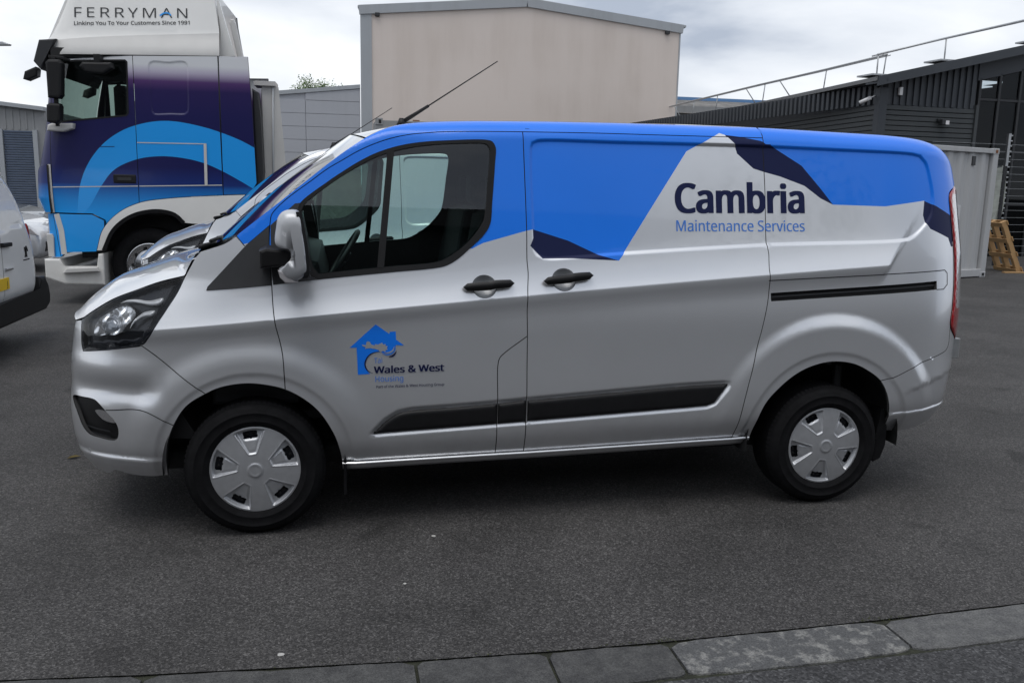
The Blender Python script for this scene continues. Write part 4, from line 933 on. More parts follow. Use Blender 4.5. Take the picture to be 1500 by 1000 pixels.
# ================================================================== GROUND
def ground_mat(name, dark, light, scale):
    m = bpy.data.materials.new(name); m.use_nodes = True; t = m.node_tree; b = t.nodes['Principled BSDF']
    tcn = node(t, 'ShaderNodeTexCoord'); 
    vo = node(t, 'ShaderNodeTexVoronoi'); vo.inputs['Scale'].default_value = scale
    nz = node(t, 'ShaderNodeTexNoise'); nz.inputs['Scale'].default_value = 0.9; nz.inputs['Detail'].default_value = 8; nz.inputs['Roughness'].default_value = 0.6
    n2 = node(t, 'ShaderNodeTexNoise'); n2.inputs['Scale'].default_value = scale*0.55; n2.inputs['Detail'].default_value = 3
    for q in (vo, nz, n2): t.links.new(tcn.outputs['Object'], q.inputs['Vector'])
    sep = node(t, 'ShaderNodeSeparateColor'); t.links.new(vo.outputs['Color'], sep.inputs[0])
    ramp = node(t, 'ShaderNodeValToRGB'); el = ramp.color_ramp.elements
    el[0].position = 0.0; el[0].color = (*[c*0.55 for c in dark], 1); el[1].position = 1.0; el[1].color = (*[c*1.6 for c in light], 1)
    k = el.new(0.45); k.color = (*dark, 1); k = el.new(0.90); k.color = (*light, 1)
    t.links.new(sep.outputs[0], ramp.inputs[0])
    mr = node(t, 'ShaderNodeMapRange'); mr.inputs[1].default_value = 0.32; mr.inputs[2].default_value = 0.68; mr.inputs[3].default_value = 0.70; mr.inputs[4].default_value = 1.28
    t.links.new(nz.outputs['Fac'], mr.inputs[0])
    st_ = node(t, 'ShaderNodeTexNoise'); st_.inputs['Scale'].default_value = 2.7; st_.inputs['Detail'].default_value = 5; st_.inputs['Distortion'].default_value = 0.6; t.links.new(tcn.outputs['Object'], st_.inputs['Vector'])
    m2 = node(t, 'ShaderNodeMapRange'); m2.inputs[1].default_value = 0.60; m2.inputs[2].default_value = 0.74; m2.inputs[3].default_value = 1.0; m2.inputs[4].default_value = 0.62; t.links.new(st_.outputs['Fac'], m2.inputs[0])
    mm = node(t, 'ShaderNodeMath'); mm.operation = 'MULTIPLY'; t.links.new(mr.outputs[0], mm.inputs[0]); t.links.new(m2.outputs[0], mm.inputs[1]); mr = mm
    sc = node(t, 'ShaderNodeVectorMath'); sc.operation = 'SCALE'; t.links.new(ramp.outputs[0], sc.inputs[0]); t.links.new(mr.outputs[0], sc.inputs['Scale'])
    t.links.new(sc.outputs[0], b.inputs['Base Color']); b.inputs['Roughness'].default_value = 0.82; b.inputs['Specular IOR Level'].default_value = 0.35
    ad = node(t, 'ShaderNodeMath'); ad.operation = 'ADD'; t.links.new(vo.outputs['Distance'], ad.inputs[0]); t.links.new(n2.outputs['Fac'], ad.inputs[1])
    bp = node(t, 'ShaderNodeBump'); bp.inputs['Strength'].default_value = 0.55; bp.inputs['Distance'].default_value = 0.004
    t.links.new(ad.outputs[0], bp.inputs['Height']); t.links.new(bp.outputs['Normal'], b.inputs['Normal'])
    MATS[name] = m; return m
asphalt = ground_mat('asphalt', (0.039, 0.0372, 0.0368), (0.076, 0.0730, 0.0715), 155)
asphalt2 = ground_mat('road_asphalt', (0.038, 0.038, 0.040), (0.066, 0.066, 0.068), 120)
KY0, KY1 = -1.245, -1.49
KX = [-60, -6, -3, -0.73, -0.265, 0.635, 1.1, 1.56, 2.46, 3.16, 6, 60]; KD = [0.2, 0.2, 0.19, 0.11, 0.066, 0.008, -0.008, -0.012, 0.010, 0.045, 0.15, 0.3]
def kd(x): return float(np.interp(x, KX, KD))       # the kerb runs in a slight curve
_kx = [-400]+list(np.linspace(-8, 10, 120))+[400]
g = mesh_from('yard', [(x, KY0-0.001+kd(x), 0) for x in _kx]+[(400, 600, 0), (-400, 600, 0)], [tuple(range(len(_kx)+2))], asphalt); tag(g, kind='structure')
g = mesh_from('road', [(x, KY1+0.001+kd(x), -0.006) for x in _kx[::-1]]+[(-400, -400, -0.006), (400, -400, -0.006)], [tuple(range(len(_kx)+2))], asphalt2); tag(g, kind='structure')
# flush kerb of concrete stones between the yard and the road
def stone_mat(name, base, pale, amt):
    m = bpy.data.materials.new(name); m.use_nodes = True; t = m.node_tree; b = t.nodes['Principled BSDF']
    tcn = node(t, 'ShaderNodeTexCoord'); nz = node(t, 'ShaderNodeTexNoise'); nz.inputs['Scale'].default_value = 14; nz.inputs['Detail'].default_value = 12; nz.inputs['Roughness'].default_value = 0.7
    n2 = node(t, 'ShaderNodeTexNoise'); n2.inputs['Scale'].default_value = 160; n2.inputs['Detail'].default_value = 3
    vo = node(t, 'ShaderNodeTexVoronoi'); vo.inputs['Scale'].default_value = 170
    for q in (nz, n2, vo): t.links.new(tcn.outputs['Object'], q.inputs['Vector'])
    r = node(t, 'ShaderNodeValToRGB'); r.color_ramp.elements[0].position = 0.50-amt; r.color_ramp.elements[0].color = (*base, 1); r.color_ramp.elements[1].position = 0.60; r.color_ramp.elements[1].color = (*pale, 1)
    t.links.new(nz.outputs['Fac'], r.inputs[0])
    mr = node(t, 'ShaderNodeMapRange'); mr.inputs[1].default_value = 0.25; mr.inputs[2].default_value = 0.75; mr.inputs[3].default_value = 0.6; mr.inputs[4].default_value = 1.4
    t.links.new(n2.outputs['Fac'], mr.inputs[0])
    sc = node(t, 'ShaderNodeVectorMath'); sc.operation = 'SCALE'; t.links.new(r.outputs[0], sc.inputs[0]); t.links.new(mr.outputs[0], sc.inputs['Scale'])
    t.links.new(sc.outputs[0], b.inputs['Base Color']); b.inputs['Roughness'].default_value = 0.85; b.inputs['Specular IOR Level'].default_value = 0.3
    bp = node(t, 'ShaderNodeBump'); bp.inputs['Strength'].default_value = 0.5; bp.inputs['Distance'].default_value = 0.004
    ad = node(t, 'ShaderNodeMath'); ad.operation = 'ADD'; t.links.new(n2.outputs['Fac'], ad.inputs[0]); t.links.new(vo.outputs['Distance'], ad.inputs[1])
    t.links.new(ad.outputs[0], bp.inputs['Height']); t.links.new(bp.outputs['Normal'], b.inputs['Normal'])
    return m
stone_a = stone_mat('kerb_stone', (0.050, 0.050, 0.051), (0.078, 0.078, 0.077), 0.1)
stone_b = stone_mat('kerb_stone_worn', (0.085, 0.086, 0.088), (0.20, 0.198, 0.19), 0.0)
stone_c = stone_mat('kerb_stone_pale', (0.085, 0.085, 0.087), (0.125, 0.125, 0.123), 0.1)
joint = pm('mossy_joint', (0.022, 0.024, 0.014), 0.95, var=0.5, vscale=40, bump=0.5, bscale=120)
kerb = mesh_from('kerb', [(x, KY0+0.03+kd(x), -0.008) for x in _kx]+[(x, KY1-0.03+kd(x), -0.008) for x in _kx], [(i, i+len(_kx), i+len(_kx)+1, i+1) for i in range(len(_kx)-1)], joint); tag(kerb, kind='structure')
edges = [0.635, 1.105, 1.562, 2.458]
xs_ = [0.635-0.905*k for k in range(9, 0, -1)]+edges+[2.458+0.905*k for k in range(1, 9)]
for i, (a, b) in enumerate(zip(xs_, xs_[1:])):
    mat = stone_b if abs(a-1.562) < 0.01 else (stone_c if a > 2.4 else stone_a)
    n = 22; bm = bmesh.new(); rows = []
    j0, j1 = random.uniform(-.02, .02), random.uniform(-.02, .02)
    for k in range(n+1):
        x = a+0.006+(b-a-0.012)*k/n; c0 = 0.05*max(0, 1-k/1.3)**2*0.25+0.04*max(0, 1-(n-k)/1.2)**2*0.25
        w0 = KY0-0.003-random.uniform(0, 0.006)-0.008*max(0, math.sin(9.3*x)*math.sin(4.1*x+1))-c0*2.2; w1 = KY1+0.003+random.uniform(0, 0.006)+0.010*max(0, math.sin(7.7*x+2))+c0*1.4
        w0 += kd(x); w1 += kd(x)
        rows.append([bm.verts.new((x, w0, -0.02)), bm.verts.new((x, w0-0.003, -0.001)), bm.verts.new((x, w0-0.012, 0.004)), bm.verts.new((x, w1+0.012, 0.003)), bm.verts.new((x, w1+0.003, -0.002)), bm.verts.new((x, w1, -0.02))])
    for p_, q in zip(rows, rows[1:]):
        for k in range(5): bm.faces.new((p_[k], p_[k+1], q[k+1], q[k]))
    bm.faces.new(rows[0]); bm.faces.new(rows[-1][::-1])
    from_bm('kerb_stone', bm, mat, kerb)
# moss tufts in the joints, litter on the tarmac
moss = pm('moss', (0.045, 0.055, 0.012), 0.95, var=0.4, vscale=80)
bm = bmesh.new()
for k in range(260):
    c = random.choice([(2.458, 0.05), (1.9, 0.5), (1.3, 0.35), (0.55, 0.5), (1.562, .03)]); x = random.gauss(c[0], c[1]); y = KY0+kd(x)+random.gauss(0.0, 0.006)
    if abs(x-2.458) < .06: y = KY0+kd(x)+random.gauss(0.004, 0.014)
    s = random.uniform(0.002, 0.006)
    vv = [bm.verts.new((x+random.uniform(-s, s), y+random.uniform(-s, s), random.uniform(0.002, 0.008))) for _ in range(3)]; bm.faces.new(vv)
tag(from_bm('moss', bm, moss), 'green moss growing along the kerb joint', 'moss', kind='stuff')
def chip(name, x, y, s, mat, lab, cat='litter', h=0.004, n=9):
    pl = [(s*random.uniform(.7, 1)*math.cos(a), s*random.uniform(.6, .9)*math.sin(a)) for a in np.linspace(0, 2*math.pi, n+1)[:-1]]
    o = prism(name, pl, lambda a, b, d: (a, b, d), 0.001, h, mat, None); o.location = (x, y, 0); tag(o, lab, cat); return o
gum = pm('chewing_gum', (0.42, 0.41, 0.39), 0.8, var=0.1, vscale=90); stonew = pm('pale_stone', (0.50, 0.49, 0.46), 0.8, var=0.15, vscale=200)
chip('chewing_gum', 0.822, -0.152, 0.014, gum, 'flattened white gum spot on the tarmac below the sliding door', 'gum', 0.003)
chip('paper_scrap', 0.648, -0.636, 0.010, stonew, 'small white paper scrap on the tarmac', 'litter', 0.004, 4)
chip('stone_chip', 0.171, -1.127, 0.015, gum, 'flat pale stone chip lying near the kerb', 'stone', 0.004)
lf = pm('dead_leaf', (0.10, 0.075, 0.02), 0.8, var=0.3, vscale=60)
lv = [(0, 0), (0.02, 0.014), (0.05, 0.018), (0.08, 0.004), (0.05, -0.012), (0.02, -0.012)]
o = mesh_from('fallen_leaf', [(a, b, 0.004+0.012*abs(b)/0.018) for a, b in lv], [(0, 1, 2, 3), (0, 3, 4, 5)], lf); o.location = (-1.20, 1.31, 0); o.rotation_euler = (0, 0, R(25)); tag(o, 'small curled brown leaf on the tarmac by the front bumper', 'leaf')
grit = pm('grit', (0.22, 0.215, 0.21), 0.85, var=0.4, vscale=300)
bm = bmesh.new()
for k in range(1500):
    x = random.uniform(-2.2, 5.5); y = random.uniform(-3.0, 1.5)
    if KY1-.01 < y < KY0+.01: continue
    s = random.choice([0.0015, 0.002, 0.002, 0.003]); z0 = -0.006 if y < KY1 else 0
    v4 = [bm.verts.new((x+s*math.cos(a), y+s*math.sin(a), z0+0.0005)) for a in (random.random(), 2.1+random.random(), 4.2+random.random())]+[bm.verts.new((x, y, z0+s*1.1))]
    for f in ((0, 1, 3), (1, 2, 3), (2, 0, 3)): bm.faces.new([v4[i] for i in f])
tag(from_bm('grit', bm, grit), 'pale grit scattered over the tarmac', 'grit', kind='stuff')

# ================================================================== BUILDINGS
def streak_mat(name, col, stain, rough=0.7, amt=0.5, sx=3.0, sz=0.12, metal=0.0):
    """painted sheet or render with vertical weather streaks"""
    m = bpy.data.materials.new(name); m.use_nodes = True; t = m.node_tree; b = t.nodes['Principled BSDF']
    tcn = node(t, 'ShaderNodeTexCoord'); mp_ = node(t, 'ShaderNodeMapping'); mp_.inputs['Scale'].default_value = (sx, sx, sz)
    nz = node(t, 'ShaderNodeTexNoise'); nz.inputs['Scale'].default_value = 1.0; nz.inputs['Detail'].default_value = 8; nz.inputs['Roughness'].default_value = 0.65
    t.links.new(tcn.outputs['Object'], mp_.inputs['Vector']); t.links.new(mp_.outputs['Vector'], nz.inputs['Vector'])
    n2 = node(t, 'ShaderNodeTexNoise'); n2.inputs['Scale'].default_value = 0.35; n2.inputs['Detail'].default_value = 6; t.links.new(tcn.outputs['Object'], n2.inputs['Vector'])
    ad = node(t, 'ShaderNodeMath'); ad.operation = 'MULTIPLY'; t.links.new(nz.outputs['Fac'], ad.inputs[0]); t.links.new(n2.outputs['Fac'], ad.inputs[1])
    mr = node(t, 'ShaderNodeMapRange'); mr.inputs[1].default_value = 0.22; mr.inputs[2].default_value = 0.42; mr.inputs[3].default_value = 0; mr.inputs[4].default_value = amt
    t.links.new(ad.outputs[0], mr.inputs[0])
    mi = node(t, 'ShaderNodeMix'); mi.data_type = 'RGBA'; mi.inputs[6].default_value = (*col, 1); mi.inputs[7].default_value = (*stain, 1)
    t.links.new(mr.outputs[0], mi.inputs[0]); t.links.new(mi.outputs[2], b.inputs['Base Color']); b.inputs['Roughness'].default_value = rough; b.inputs['Metallic'].default_value = metal
    MATS[name] = m; return m
beige = streak_mat('beige_render', (0.68, 0.60, 0.545), (0.52, 0.44, 0.38), 0.9, 0.40, 1.1, 0.10)
greyflash = streak_mat('grey_flashing', (0.36, 0.38, 0.40), (0.27, 0.28, 0.29), 0.5, 0.5)
greypan = streak_mat('grey_cladding_panel', (0.40, 0.41, 0.44), (0.33, 0.34, 0.36), 0.6, 0.4)
lightgrey = streak_mat('weathered_grey_sheet', (0.27, 0.275, 0.28), (0.19, 0.19, 0.18), 0.7, 0.5)
shutblue = pm('blue_shutter', (0.075, 0.10, 0.15), 0.6, var=0.1, vscale=4)
darkclad = streak_mat('dark_blue_grey_cladding', (0.040, 0.046, 0.055), (0.055, 0.060, 0.066), 0.55, 0.6)
boardm = streak_mat('grey_green_board', (0.050, 0.056, 0.060), (0.062, 0.067, 0.069), 0.65, 0.6)
roofsheet = streak_mat('roof_sheet', (0.16, 0.165, 0.17), (0.11, 0.11, 0.11), 0.6, 0.7)
contgrey = streak_mat('container_grey', (0.44, 0.445, 0.45), (0.33, 0.32, 0.31), 0.6, 0.5, 5, 0.5)
rust = pm('rust', (0.20, 0.085, 0.035), 0.9, var=0.4, vscale=30)

# beige gabled warehouse
bw = empty('warehouse', (1.57, 34.2, 0)); tag(bw, 'tall beige rendered warehouse with grey gable trim behind the vans', 'warehouse')
W_, Ze, Za, La = 14.0, 8.72, 9.42, 7.0
gable = [(0, 0), (W_, 0), (W_, Ze), (La, Za), (0, Ze)]
prism('wall', gable, lambda a, b, d: (a+d*0.10, d, b), 0, 22, beige, bw)
def rake(a, b, nm='gable_trim'):
    d = np.array(b)-np.array(a); n = np.array([-d[1], d[0]])/np.linalg.norm(d)
    pl = [tuple(np.array(a)-n*0.24), tuple(np.array(b)-n*0.24), tuple(np.array(b)+n*0.12), tuple(np.array(a)+n*0.12)]
    prism(nm, pl, lambda p_, q, w: (p_, w, q), -0.10, 0.05, greyflash, bw)
rake((-0.10, Ze-0.005), (La, Za)); rake((La, Za), (W_+0.12, Ze-0.012))
prism('roof', [(-0.2, Ze+0.10), (La, Za+0.12), (W_+0.2, Ze+0.10), (W_+0.2, Ze+0.02), (La, Za+0.04), (-0.2, Ze+0.02)], lambda a, b, d: (a+0.06+d*0.10, d, b), -0.05, 22.1, greyflash, bw)
box('corner_flashing', (-0.04, -0.05, 0), (0.42, 0.08, Ze-0.02), greyflash, bw)
box('corner_flashing', (W_-0.03, -0.03, 0), (W_+0.03, 0.2, Ze-0.05), greyflash, bw)
for x, z in ((0.66, Ze-0.20), (W_-0.62, Ze-0.24)):
    bm = bmesh.new(); bm_box(bm, (x-.10, -0.14, z-.09), (x+.10, -0.003, z+.06), 0.02); from_bm('bracket', bm, softblack, bw)
# low grey panelled shed left of it
gp = empty('panel_shed', (-8.0, 34.2, 0)); tag(gp, 'low light grey panel shed beside the beige warehouse', 'shed')
zt = lambda x: 5.24+(x-5.80)*0.1147
prism('wall', [(0, 0), (9.5, 0), (9.5, zt(9.5)-0.1), (0, zt(0)-0.1)], lambda a, b, d: (a, d, b), 0.05, 12, greypan, gp)
prism('parapet_flashing', [(0, zt(0)-0.14), (9.5, zt(9.5)-0.14), (9.5, zt(9.5)+0.02), (0, zt(0)+0.02)], lambda a, b, d: (a, d, b), -0.04, 0.2, greyflash, gp)
for i in range(4):
    for k in range(8):
        x0, x1 = 0.0+i*2.42, 2.40+i*2.42
        z0, z1 = 2.30+k*0.535, 2.82+k*0.535
        if i == 3: x1 = 9.5
        tl, tr = min(z1, zt(x0)-0.15), min(z1, zt(x1)-0.15)
        if tl <= z0+0.05: continue
        prism('panel', [(x0, z0), (x1, z0), (x1, tr), (x0, tl)], lambda a, b, d: (a, d, b), 0.0, 0.049, greypan, gp, bev=0.006)
box('base_wall', (0, 0.0, 0), (9.5, 0.049, 2.18), pm('blockwork', (0.34, 0.29, 0.26), 0.9, var=0.15, vscale=3), gp)
box('drip_sill', (0, -0.05, 2.19), (9.5, 0.04, 2.27), greyflash, gp)
# shipping container glimpsed between the vans' roofs and the warehouse
cb = empty('storage_container', (2.05, 30.0, 0)); tag(cb, 'pale grey container roof edge showing over the blue van roof before the warehouse', 'container')
box('body', (-0.1, 0, 0), (6.0, 2.4, 3.98), lightgrey, cb, bev=0.01)
box('corner_casting', (-0.12, -0.03, 3.80), (0.16, 0.2, 4.06), lightgrey, cb, bev=0.02); box('casting_hole', (0.0, -0.034, 3.86), (0.10, -0.026, 4.0), gap, cb)
for x in (1.3, 3.0, 4.2): box('roof_fitting', (x, 0.05, 3.981), (x+0.25, 0.2, 4.03), rust, cb)
box('end_window', (0.75, -0.02, 3.55), (2.4, -0.004, 3.92), softblack, cb)

# left grey shed with blue roller shutter
lb = empty('roller_shutter_shed', (-24, 26, 0)); tag(lb, 'weathered grey sheet shed with dark blue roller shutter at the left edge', 'shed')
ztl = lambda x: 3.90-(x-14.38)*0.176
prism('wall', [(0, 0), (15.55, 0), (15.55, ztl(15.55)), (0, 5.2)], lambda a, b, d: (a, d, b), 0.12, 14, lightgrey, lb)
prism('eaves_trim', [(0, 5.14), (15.6, ztl(15.6)-0.06), (15.6, ztl(15.6)+0.06), (0, 5.26)], lambda a, b, d: (a, d, b), -0.06, 0.3, greyflash, lb)
bm = bmesh.new(); x = 0.0
while x < 15.3:
    tz = 5.2+(ztl(15.55)-5.2)*x/15.55-0.08
    bm_box(bm, (x, 0.10, 3.05), (x+0.06, 0.119, tz)); x += 0.2
tag(from_bm('sheet_ribs', bm, lightgrey, lb), kind='stuff')
bm = bmesh.new()
for k in range(40): bm_box(bm, (14.36, 0.085, 0.02+k*0.075), (15.20, 0.115, 0.02+k*0.075+0.062), 0.01, 1)
tag(from_bm('shutter_slats', bm, shutblue, lb), kind='stuff')
box('shutter_jamb', (15.21, 0.03, 0), (15.34, 0.118, 3.04), greyflash, lb); box('shutter_jamb', (14.22, 0.03, 0), (14.35, 0.118, 3.04), greyflash, lb)
# street lamp off the left edge, its head in view
sl = empty('street_lamp', (-8.9, 22, 0)); tag(sl, 'grey street lamp head poking in from the left edge', 'street lamp')
tube('pole', [(0, 0, 0), (0, 0, 4.6), (0.1, 0, 4.95), (0.45, 0, 5.02)], [0.07, 0.05, 0.04, 0.035], alu, sl)
prism('lamp_head', [(0.42, 4.97), (0.95, 5.0), (0.98, 5.03), (0.80, 5.09), (0.45, 5.08)], lambda a, b, d: (a, d, b), -0.09, 0.09, alu, sl, bev=0.02)

# dark clad unit on the right with roof edge rails and glazed gable
A_DIR = R(86.67); B_DIR = R(4.485); K = (13.979, 16.479)
du = empty('dark_clad_unit', (*K, 0), B_DIR); tag(du, 'dark grey clad industrial unit with glazed gable and roof safety rail', 'industrial unit')
# local x along the gable, local y along the long side (almost square to it)
V0 = 4.469; SL = 0.2309; RID = 9.0; LEN = 30
vz = lambda s: V0+SL*s if s < RID else V0+SL*(2*RID-s)
skin = pm('unit_inner_wall', (0.02, 0.022, 0.025), 0.8)
SK = math.tan(B_DIR+R(90)-A_DIR)*1.0
fy = lambda a, b, d: (a+d*SK, d, b)
fx2 = lambda a, b, d: (d+a*SK, a, b)
# long side: sheeting above, boards below
prism('side_wall', [(0.02, 0), (LEN, 0), (LEN, 4.40), (0.02, 4.40)], fx2, 0.10, 0.25, skin, du)
for k in range(30):
    z = 0.20+k*0.1275
    if z > 3.85: break
    prism('side_board', [(0.15, z), (LEN, z), (LEN, z+0.112), (0.15, z+0.112)], fx2, 0.045-0.02, 0.099, boardm, du, bev=0.012)
bm = bmesh.new(); y = 0.15
while y < LEN-0.3:
    bm_box(bm, (0.03, y, 3.90), (0.099, y+0.11, 4.38)); y += 0.22
ob_ = from_bm('side_sheet_ribs', bm, darkclad, du); tag(ob_, kind='stuff')
prism('side_sheet', [(0.02, 3.88), (LEN, 3.88), (LEN, 4.42), (0.02, 4.42)], fx2, 0.06, 0.0995, darkclad, du)
prism('eaves_gutter', [(-0.4, 4.40), (LEN, 4.40), (LEN, 4.50), (-0.4, 4.50)], fx2, -0.16, 0.05, darkclad, du, bev=0.02)
# corner post
box('corner_post', (-0.02, -0.06, 0), (0.22, 0.14, 4.30), darkclad, du, bev=0.01)
# gable: boards, sheeting, glazing
for k in range(30):
    z = 0.20+k*0.1275
    if z > 3.85: break
    box('gable_board', (0.27, 0.02, z), (3.02, 0.099, z+0.112), boardm, du, bev=0.012)
prism('gable_wall', [(0.1, 0.0), (3.03, 0.0), (3.03, vz(3.03)-0.2), (0.1, V0-0.15)], lambda a, b, d: (a, d, b), 0.10, 0.25, skin, du)
prism('gable_sheet', [(0.22, 3.885), (3.04, 3.885), (3.04, vz(3.04)-0.08), (0.22, vz(0.22)-0.08)], lambda a, b, d: (a, d, b), 0.06, 0.0995, darkclad, du)
bm = bmesh.new(); x = 0.26
while x < 3.0:
    bm_box(bm, (x, 0.02, 3.90), (x+0.09, 0.06, vz(x)-0.10)); x += 0.2
tag(from_bm('gable_sheet_ribs', bm, darkclad, du), kind='stuff')
box('board_end_trim', (3.03, -0.02, 0), (3.12, 0.16, 4.0), greyflash if False else boardm, du)
prism('gable_fascia', [(3.04, vz(3.04)-0.55), (RID, vz(RID)-0.55), (RID, vz(RID)-0.05), (3.04, vz(3.04)-0.05)], lambda a, b, d: (a, d, b), 0.03, 0.12, darkclad, du)
prism('gable_wall', [(RID, 0), (2*RID, 0), (2*RID, V0-0.1), (RID, vz(RID)-0.1)], lambda a, b, d: (a, d, b), 0.05, 0.2, darkclad, du)
unitglass = glass_mat('unit_glass', (0.40, 0.44, 0.48), 1.16)
XS = [3.14, 3.78, 4.46, 5.2, 6.0, 7.0, 8.0, 8.95]
for i, (a, b) in enumerate(zip(XS, XS[1:])):
    for z0, z1 in ((0.1, 1.4), (1.46, 2.8), (2.86, 4.12), (4.20, 9)):
        t0, t1 = min(z1, vz(a)-0.57), min(z1, vz(b)-0.57)
        if t0 <= z0: continue
        prism('glazing_pane', [(a+0.03, z0), (b-0.03, z0), (b-0.03, t1), (a+0.03, t0)], lambda p_, q, d: (p_, d, q), 0.07, 0.08, unitglass, du)
    prism('mullion', [(a-0.035, 0), (a+0.035, 0), (a+0.035, vz(a)-0.5), (a-0.035, vz(a)-0.5)], lambda p_, q, d: (p_, d, q), 0.03, 0.13, softblack, du)
    for zz in (1.43, 2.83, 4.16):
        if zz < vz(a)-0.6: box('transom', (a+0.036, 0.04, zz-0.03), (b-0.036, 0.125, zz+0.03), softblack, du)
box('interior_side', (RID-0.1, 0.3, 0.03), (RID, 14, 6.0), skin, du); box('interior_partition', (3.2, 5.5, 0.03), (RID-0.11, 5.6, 4.4), skin, du)
box('interior_floor', (0.3, 0.3, 0.01), (RID, 14, 0.02), skin, du); box('interior_back', (0.3, 14, 0), (RID, 14.1, 4.3), skin, du)
box('interior_ceiling', (0.3, 0.3, 5.3), (RID, 13.9, 5.35), skin, du) if False else None
lampw = pm('ceiling_light', (0.8, 0.8, 0.8), 0.5, emit=((1, 0.98, 0.93), 2.2))
for x, y, z in ((4.45, 2.2, 4.62), (5.3, 2.3, 4.95), (3.9, 3.4, 4.40), (5.0, 4.6, 4.55), (6.2, 3.6, 5.0)):
    box('ceiling_light', (x, y, z), (x+0.75, y+1.1, z+0.03), lampw, du)
# roof slabs
for s0, s1 in ((-0.35, RID), (RID, 2*RID+0.35)):
    prism('roof_slope', [(s0, vz(s0)+0.02), (s1, vz(s1)+0.02), (s1, vz(s1)+0.12), (s0, vz(s0)+0.12)], fy, -0.35, LEN, roofsheet, du)
prism('verge_trim', [(-0.36, vz(-0.36)-0.10), (RID, vz(RID)-0.10), (RID, vz(RID)+0.13), (-0.36, vz(-0.36)+0.13)], lambda a, b, d: (a, d, b), -0.40, -0.34, darkclad, du)
prism('soffit', [(-0.36, vz(-0.36)-0.04), (RID, vz(RID)-0.04), (RID, vz(RID)+0.01), (-0.36, vz(-0.36)+0.01)], lambda a, b, d: (a, d, b), -0.339, 0.10, darkclad, du)
# fittings
fl_ = empty('flood_light'); fl_.parent = du
box('lamp_body', (1.88, -0.16, 3.44), (2.10, -0.04, 3.58), softblack, fl_, bev=0.015); box('lamp_lens', (1.98, -0.166, 3.45), (2.09, -0.161, 3.55), clearlens, fl_); box('lamp_bracket', (1.84, -0.05, 3.52), (1.92, 0.04, 3.60), softblack, fl_)
box('alarm_box', (0.56, -0.06, 4.13), (0.66, 0.015, 4.33), pm('white_plastic', (0.75, 0.75, 0.75), 0.4), du, bev=0.01)
sc_ = empty('security_camera'); sc_.parent = du
tube('camera_body', [(-0.34, 0.30, 3.93), (-0.16, 0.10, 4.05)], 0.05, MATS['white_plastic'], sc_); tube('camera_arm', [(-0.16, 0.12, 4.05), (0.02, 0.14, 4.12)], 0.018, MATS['white_plastic'], sc_)
# roof safety rail, along the eave and up the verge
rail = empty('roof_safety_rail', (*K, 0), B_DIR); tag(rail, 'galvanised safety rail standing along the dark unit roof edge', 'railing')
ry = [0.2, 3.7, 7.9, 12.3, 16.0, 22, 29]; rz_ = [5.14, 5.17, 5.23, 5.27, 5.30, 5.33, 5.36]
off = 0.25
tube('top_rail', [(off+y*SK, y, z) for y, z in zip(ry, rz_)], 0.026, alu, rail)
tube('mid_rail', [(off+0.10+y*SK, y, z-0.012) for y, z in zip(ry, rz_)], 0.014, alu, rail)
for s, slant in ((11.9, 0.1), (9.1, 0), (7.6, 0.1), (6.4, 0), (3.4, 0.08), (0.3, 0.06), (14.5, 0.1), (17, 0), (20, 0.1), (24, 0)):
    zt_ = float(np.interp(s, ry, rz_)); tube('rail_post', [(off+s*SK+(0.45 if slant == 0 else 0), s, V0+0.13+(0.10 if slant == 0 else 0)), (off+s*SK, s-slant, zt_)], 0.018, alu, rail, 6)
    if slant == 0: box('foot_plate', (off+s*SK+0.25, s-0.14, V0+0.19), (off+s*SK+0.65, s+0.14, V0+0.24), alu, rail)
tube('top_rail', [(-0.05, 0.15, 5.11), (2.0, 0.15, 5.645), (4.3, 0.15, 6.22), (6.5, 0.15, 6.77), (9, 0.15, 7.2)], 0.026, alu, rail)
tube('mid_rail', [(-0.05, 0.35, 5.10), (2.0, 0.35, 5.63), (4.3, 0.35, 6.19), (6.5, 0.35, 6.74), (9, 0.35, 7.17)], 0.018, alu, rail)
for s in (-0.02, 2.0, 4.9, 7.2):
    tube('rail_post', [(s, 0.15, vz(s)+0.12), (s, 0.15, 5.12+0.26*s)], 0.02, alu, rail, 6); box('foot_plate', (s-0.25, -0.02, vz(s)+0.125), (s+0.25, 0.6, vz(s)+0.165), alu, rail)
# far roof with blue trim showing over the unit
fr_ = empty('far_shed', (17.0, 52, 0)); tag(fr_, 'distant grey roofed shed with blue edge behind the dark unit', 'shed')
prism('wall', [(0, 0), (18, 0), (18, 7.1), (0, 7.1)], lambda a, b, d: (a, d, b), 0, 8, lightgrey, fr_)
mesh_from('roof', [(-0.3, -0.3, 6.6), (18, -0.3, 6.6), (18, 6, 8.1), (-0.3, 6, 8.1)], [(0, 1, 2, 3)], pm('slate_roof', (0.14, 0.135, 0.13), 0.85, var=0.4, vscale=1.5), fr_)
prism('blue_ridge', [(-0.4, 8.08), (18, 8.08), (18, 8.3), (-0.4, 8.3)], lambda a, b, d: (a, d, b), 5.9, 6.1, pm('blue_trim', (0.10, 0.22, 0.42), 0.5), fr_)
tube('blue_verge', [(0.2, -0.2, 6.7), (1.0, 3, 7.4), (0.0, 6, 8.15)], 0.14, MATS['blue_trim'], fr_, 4)

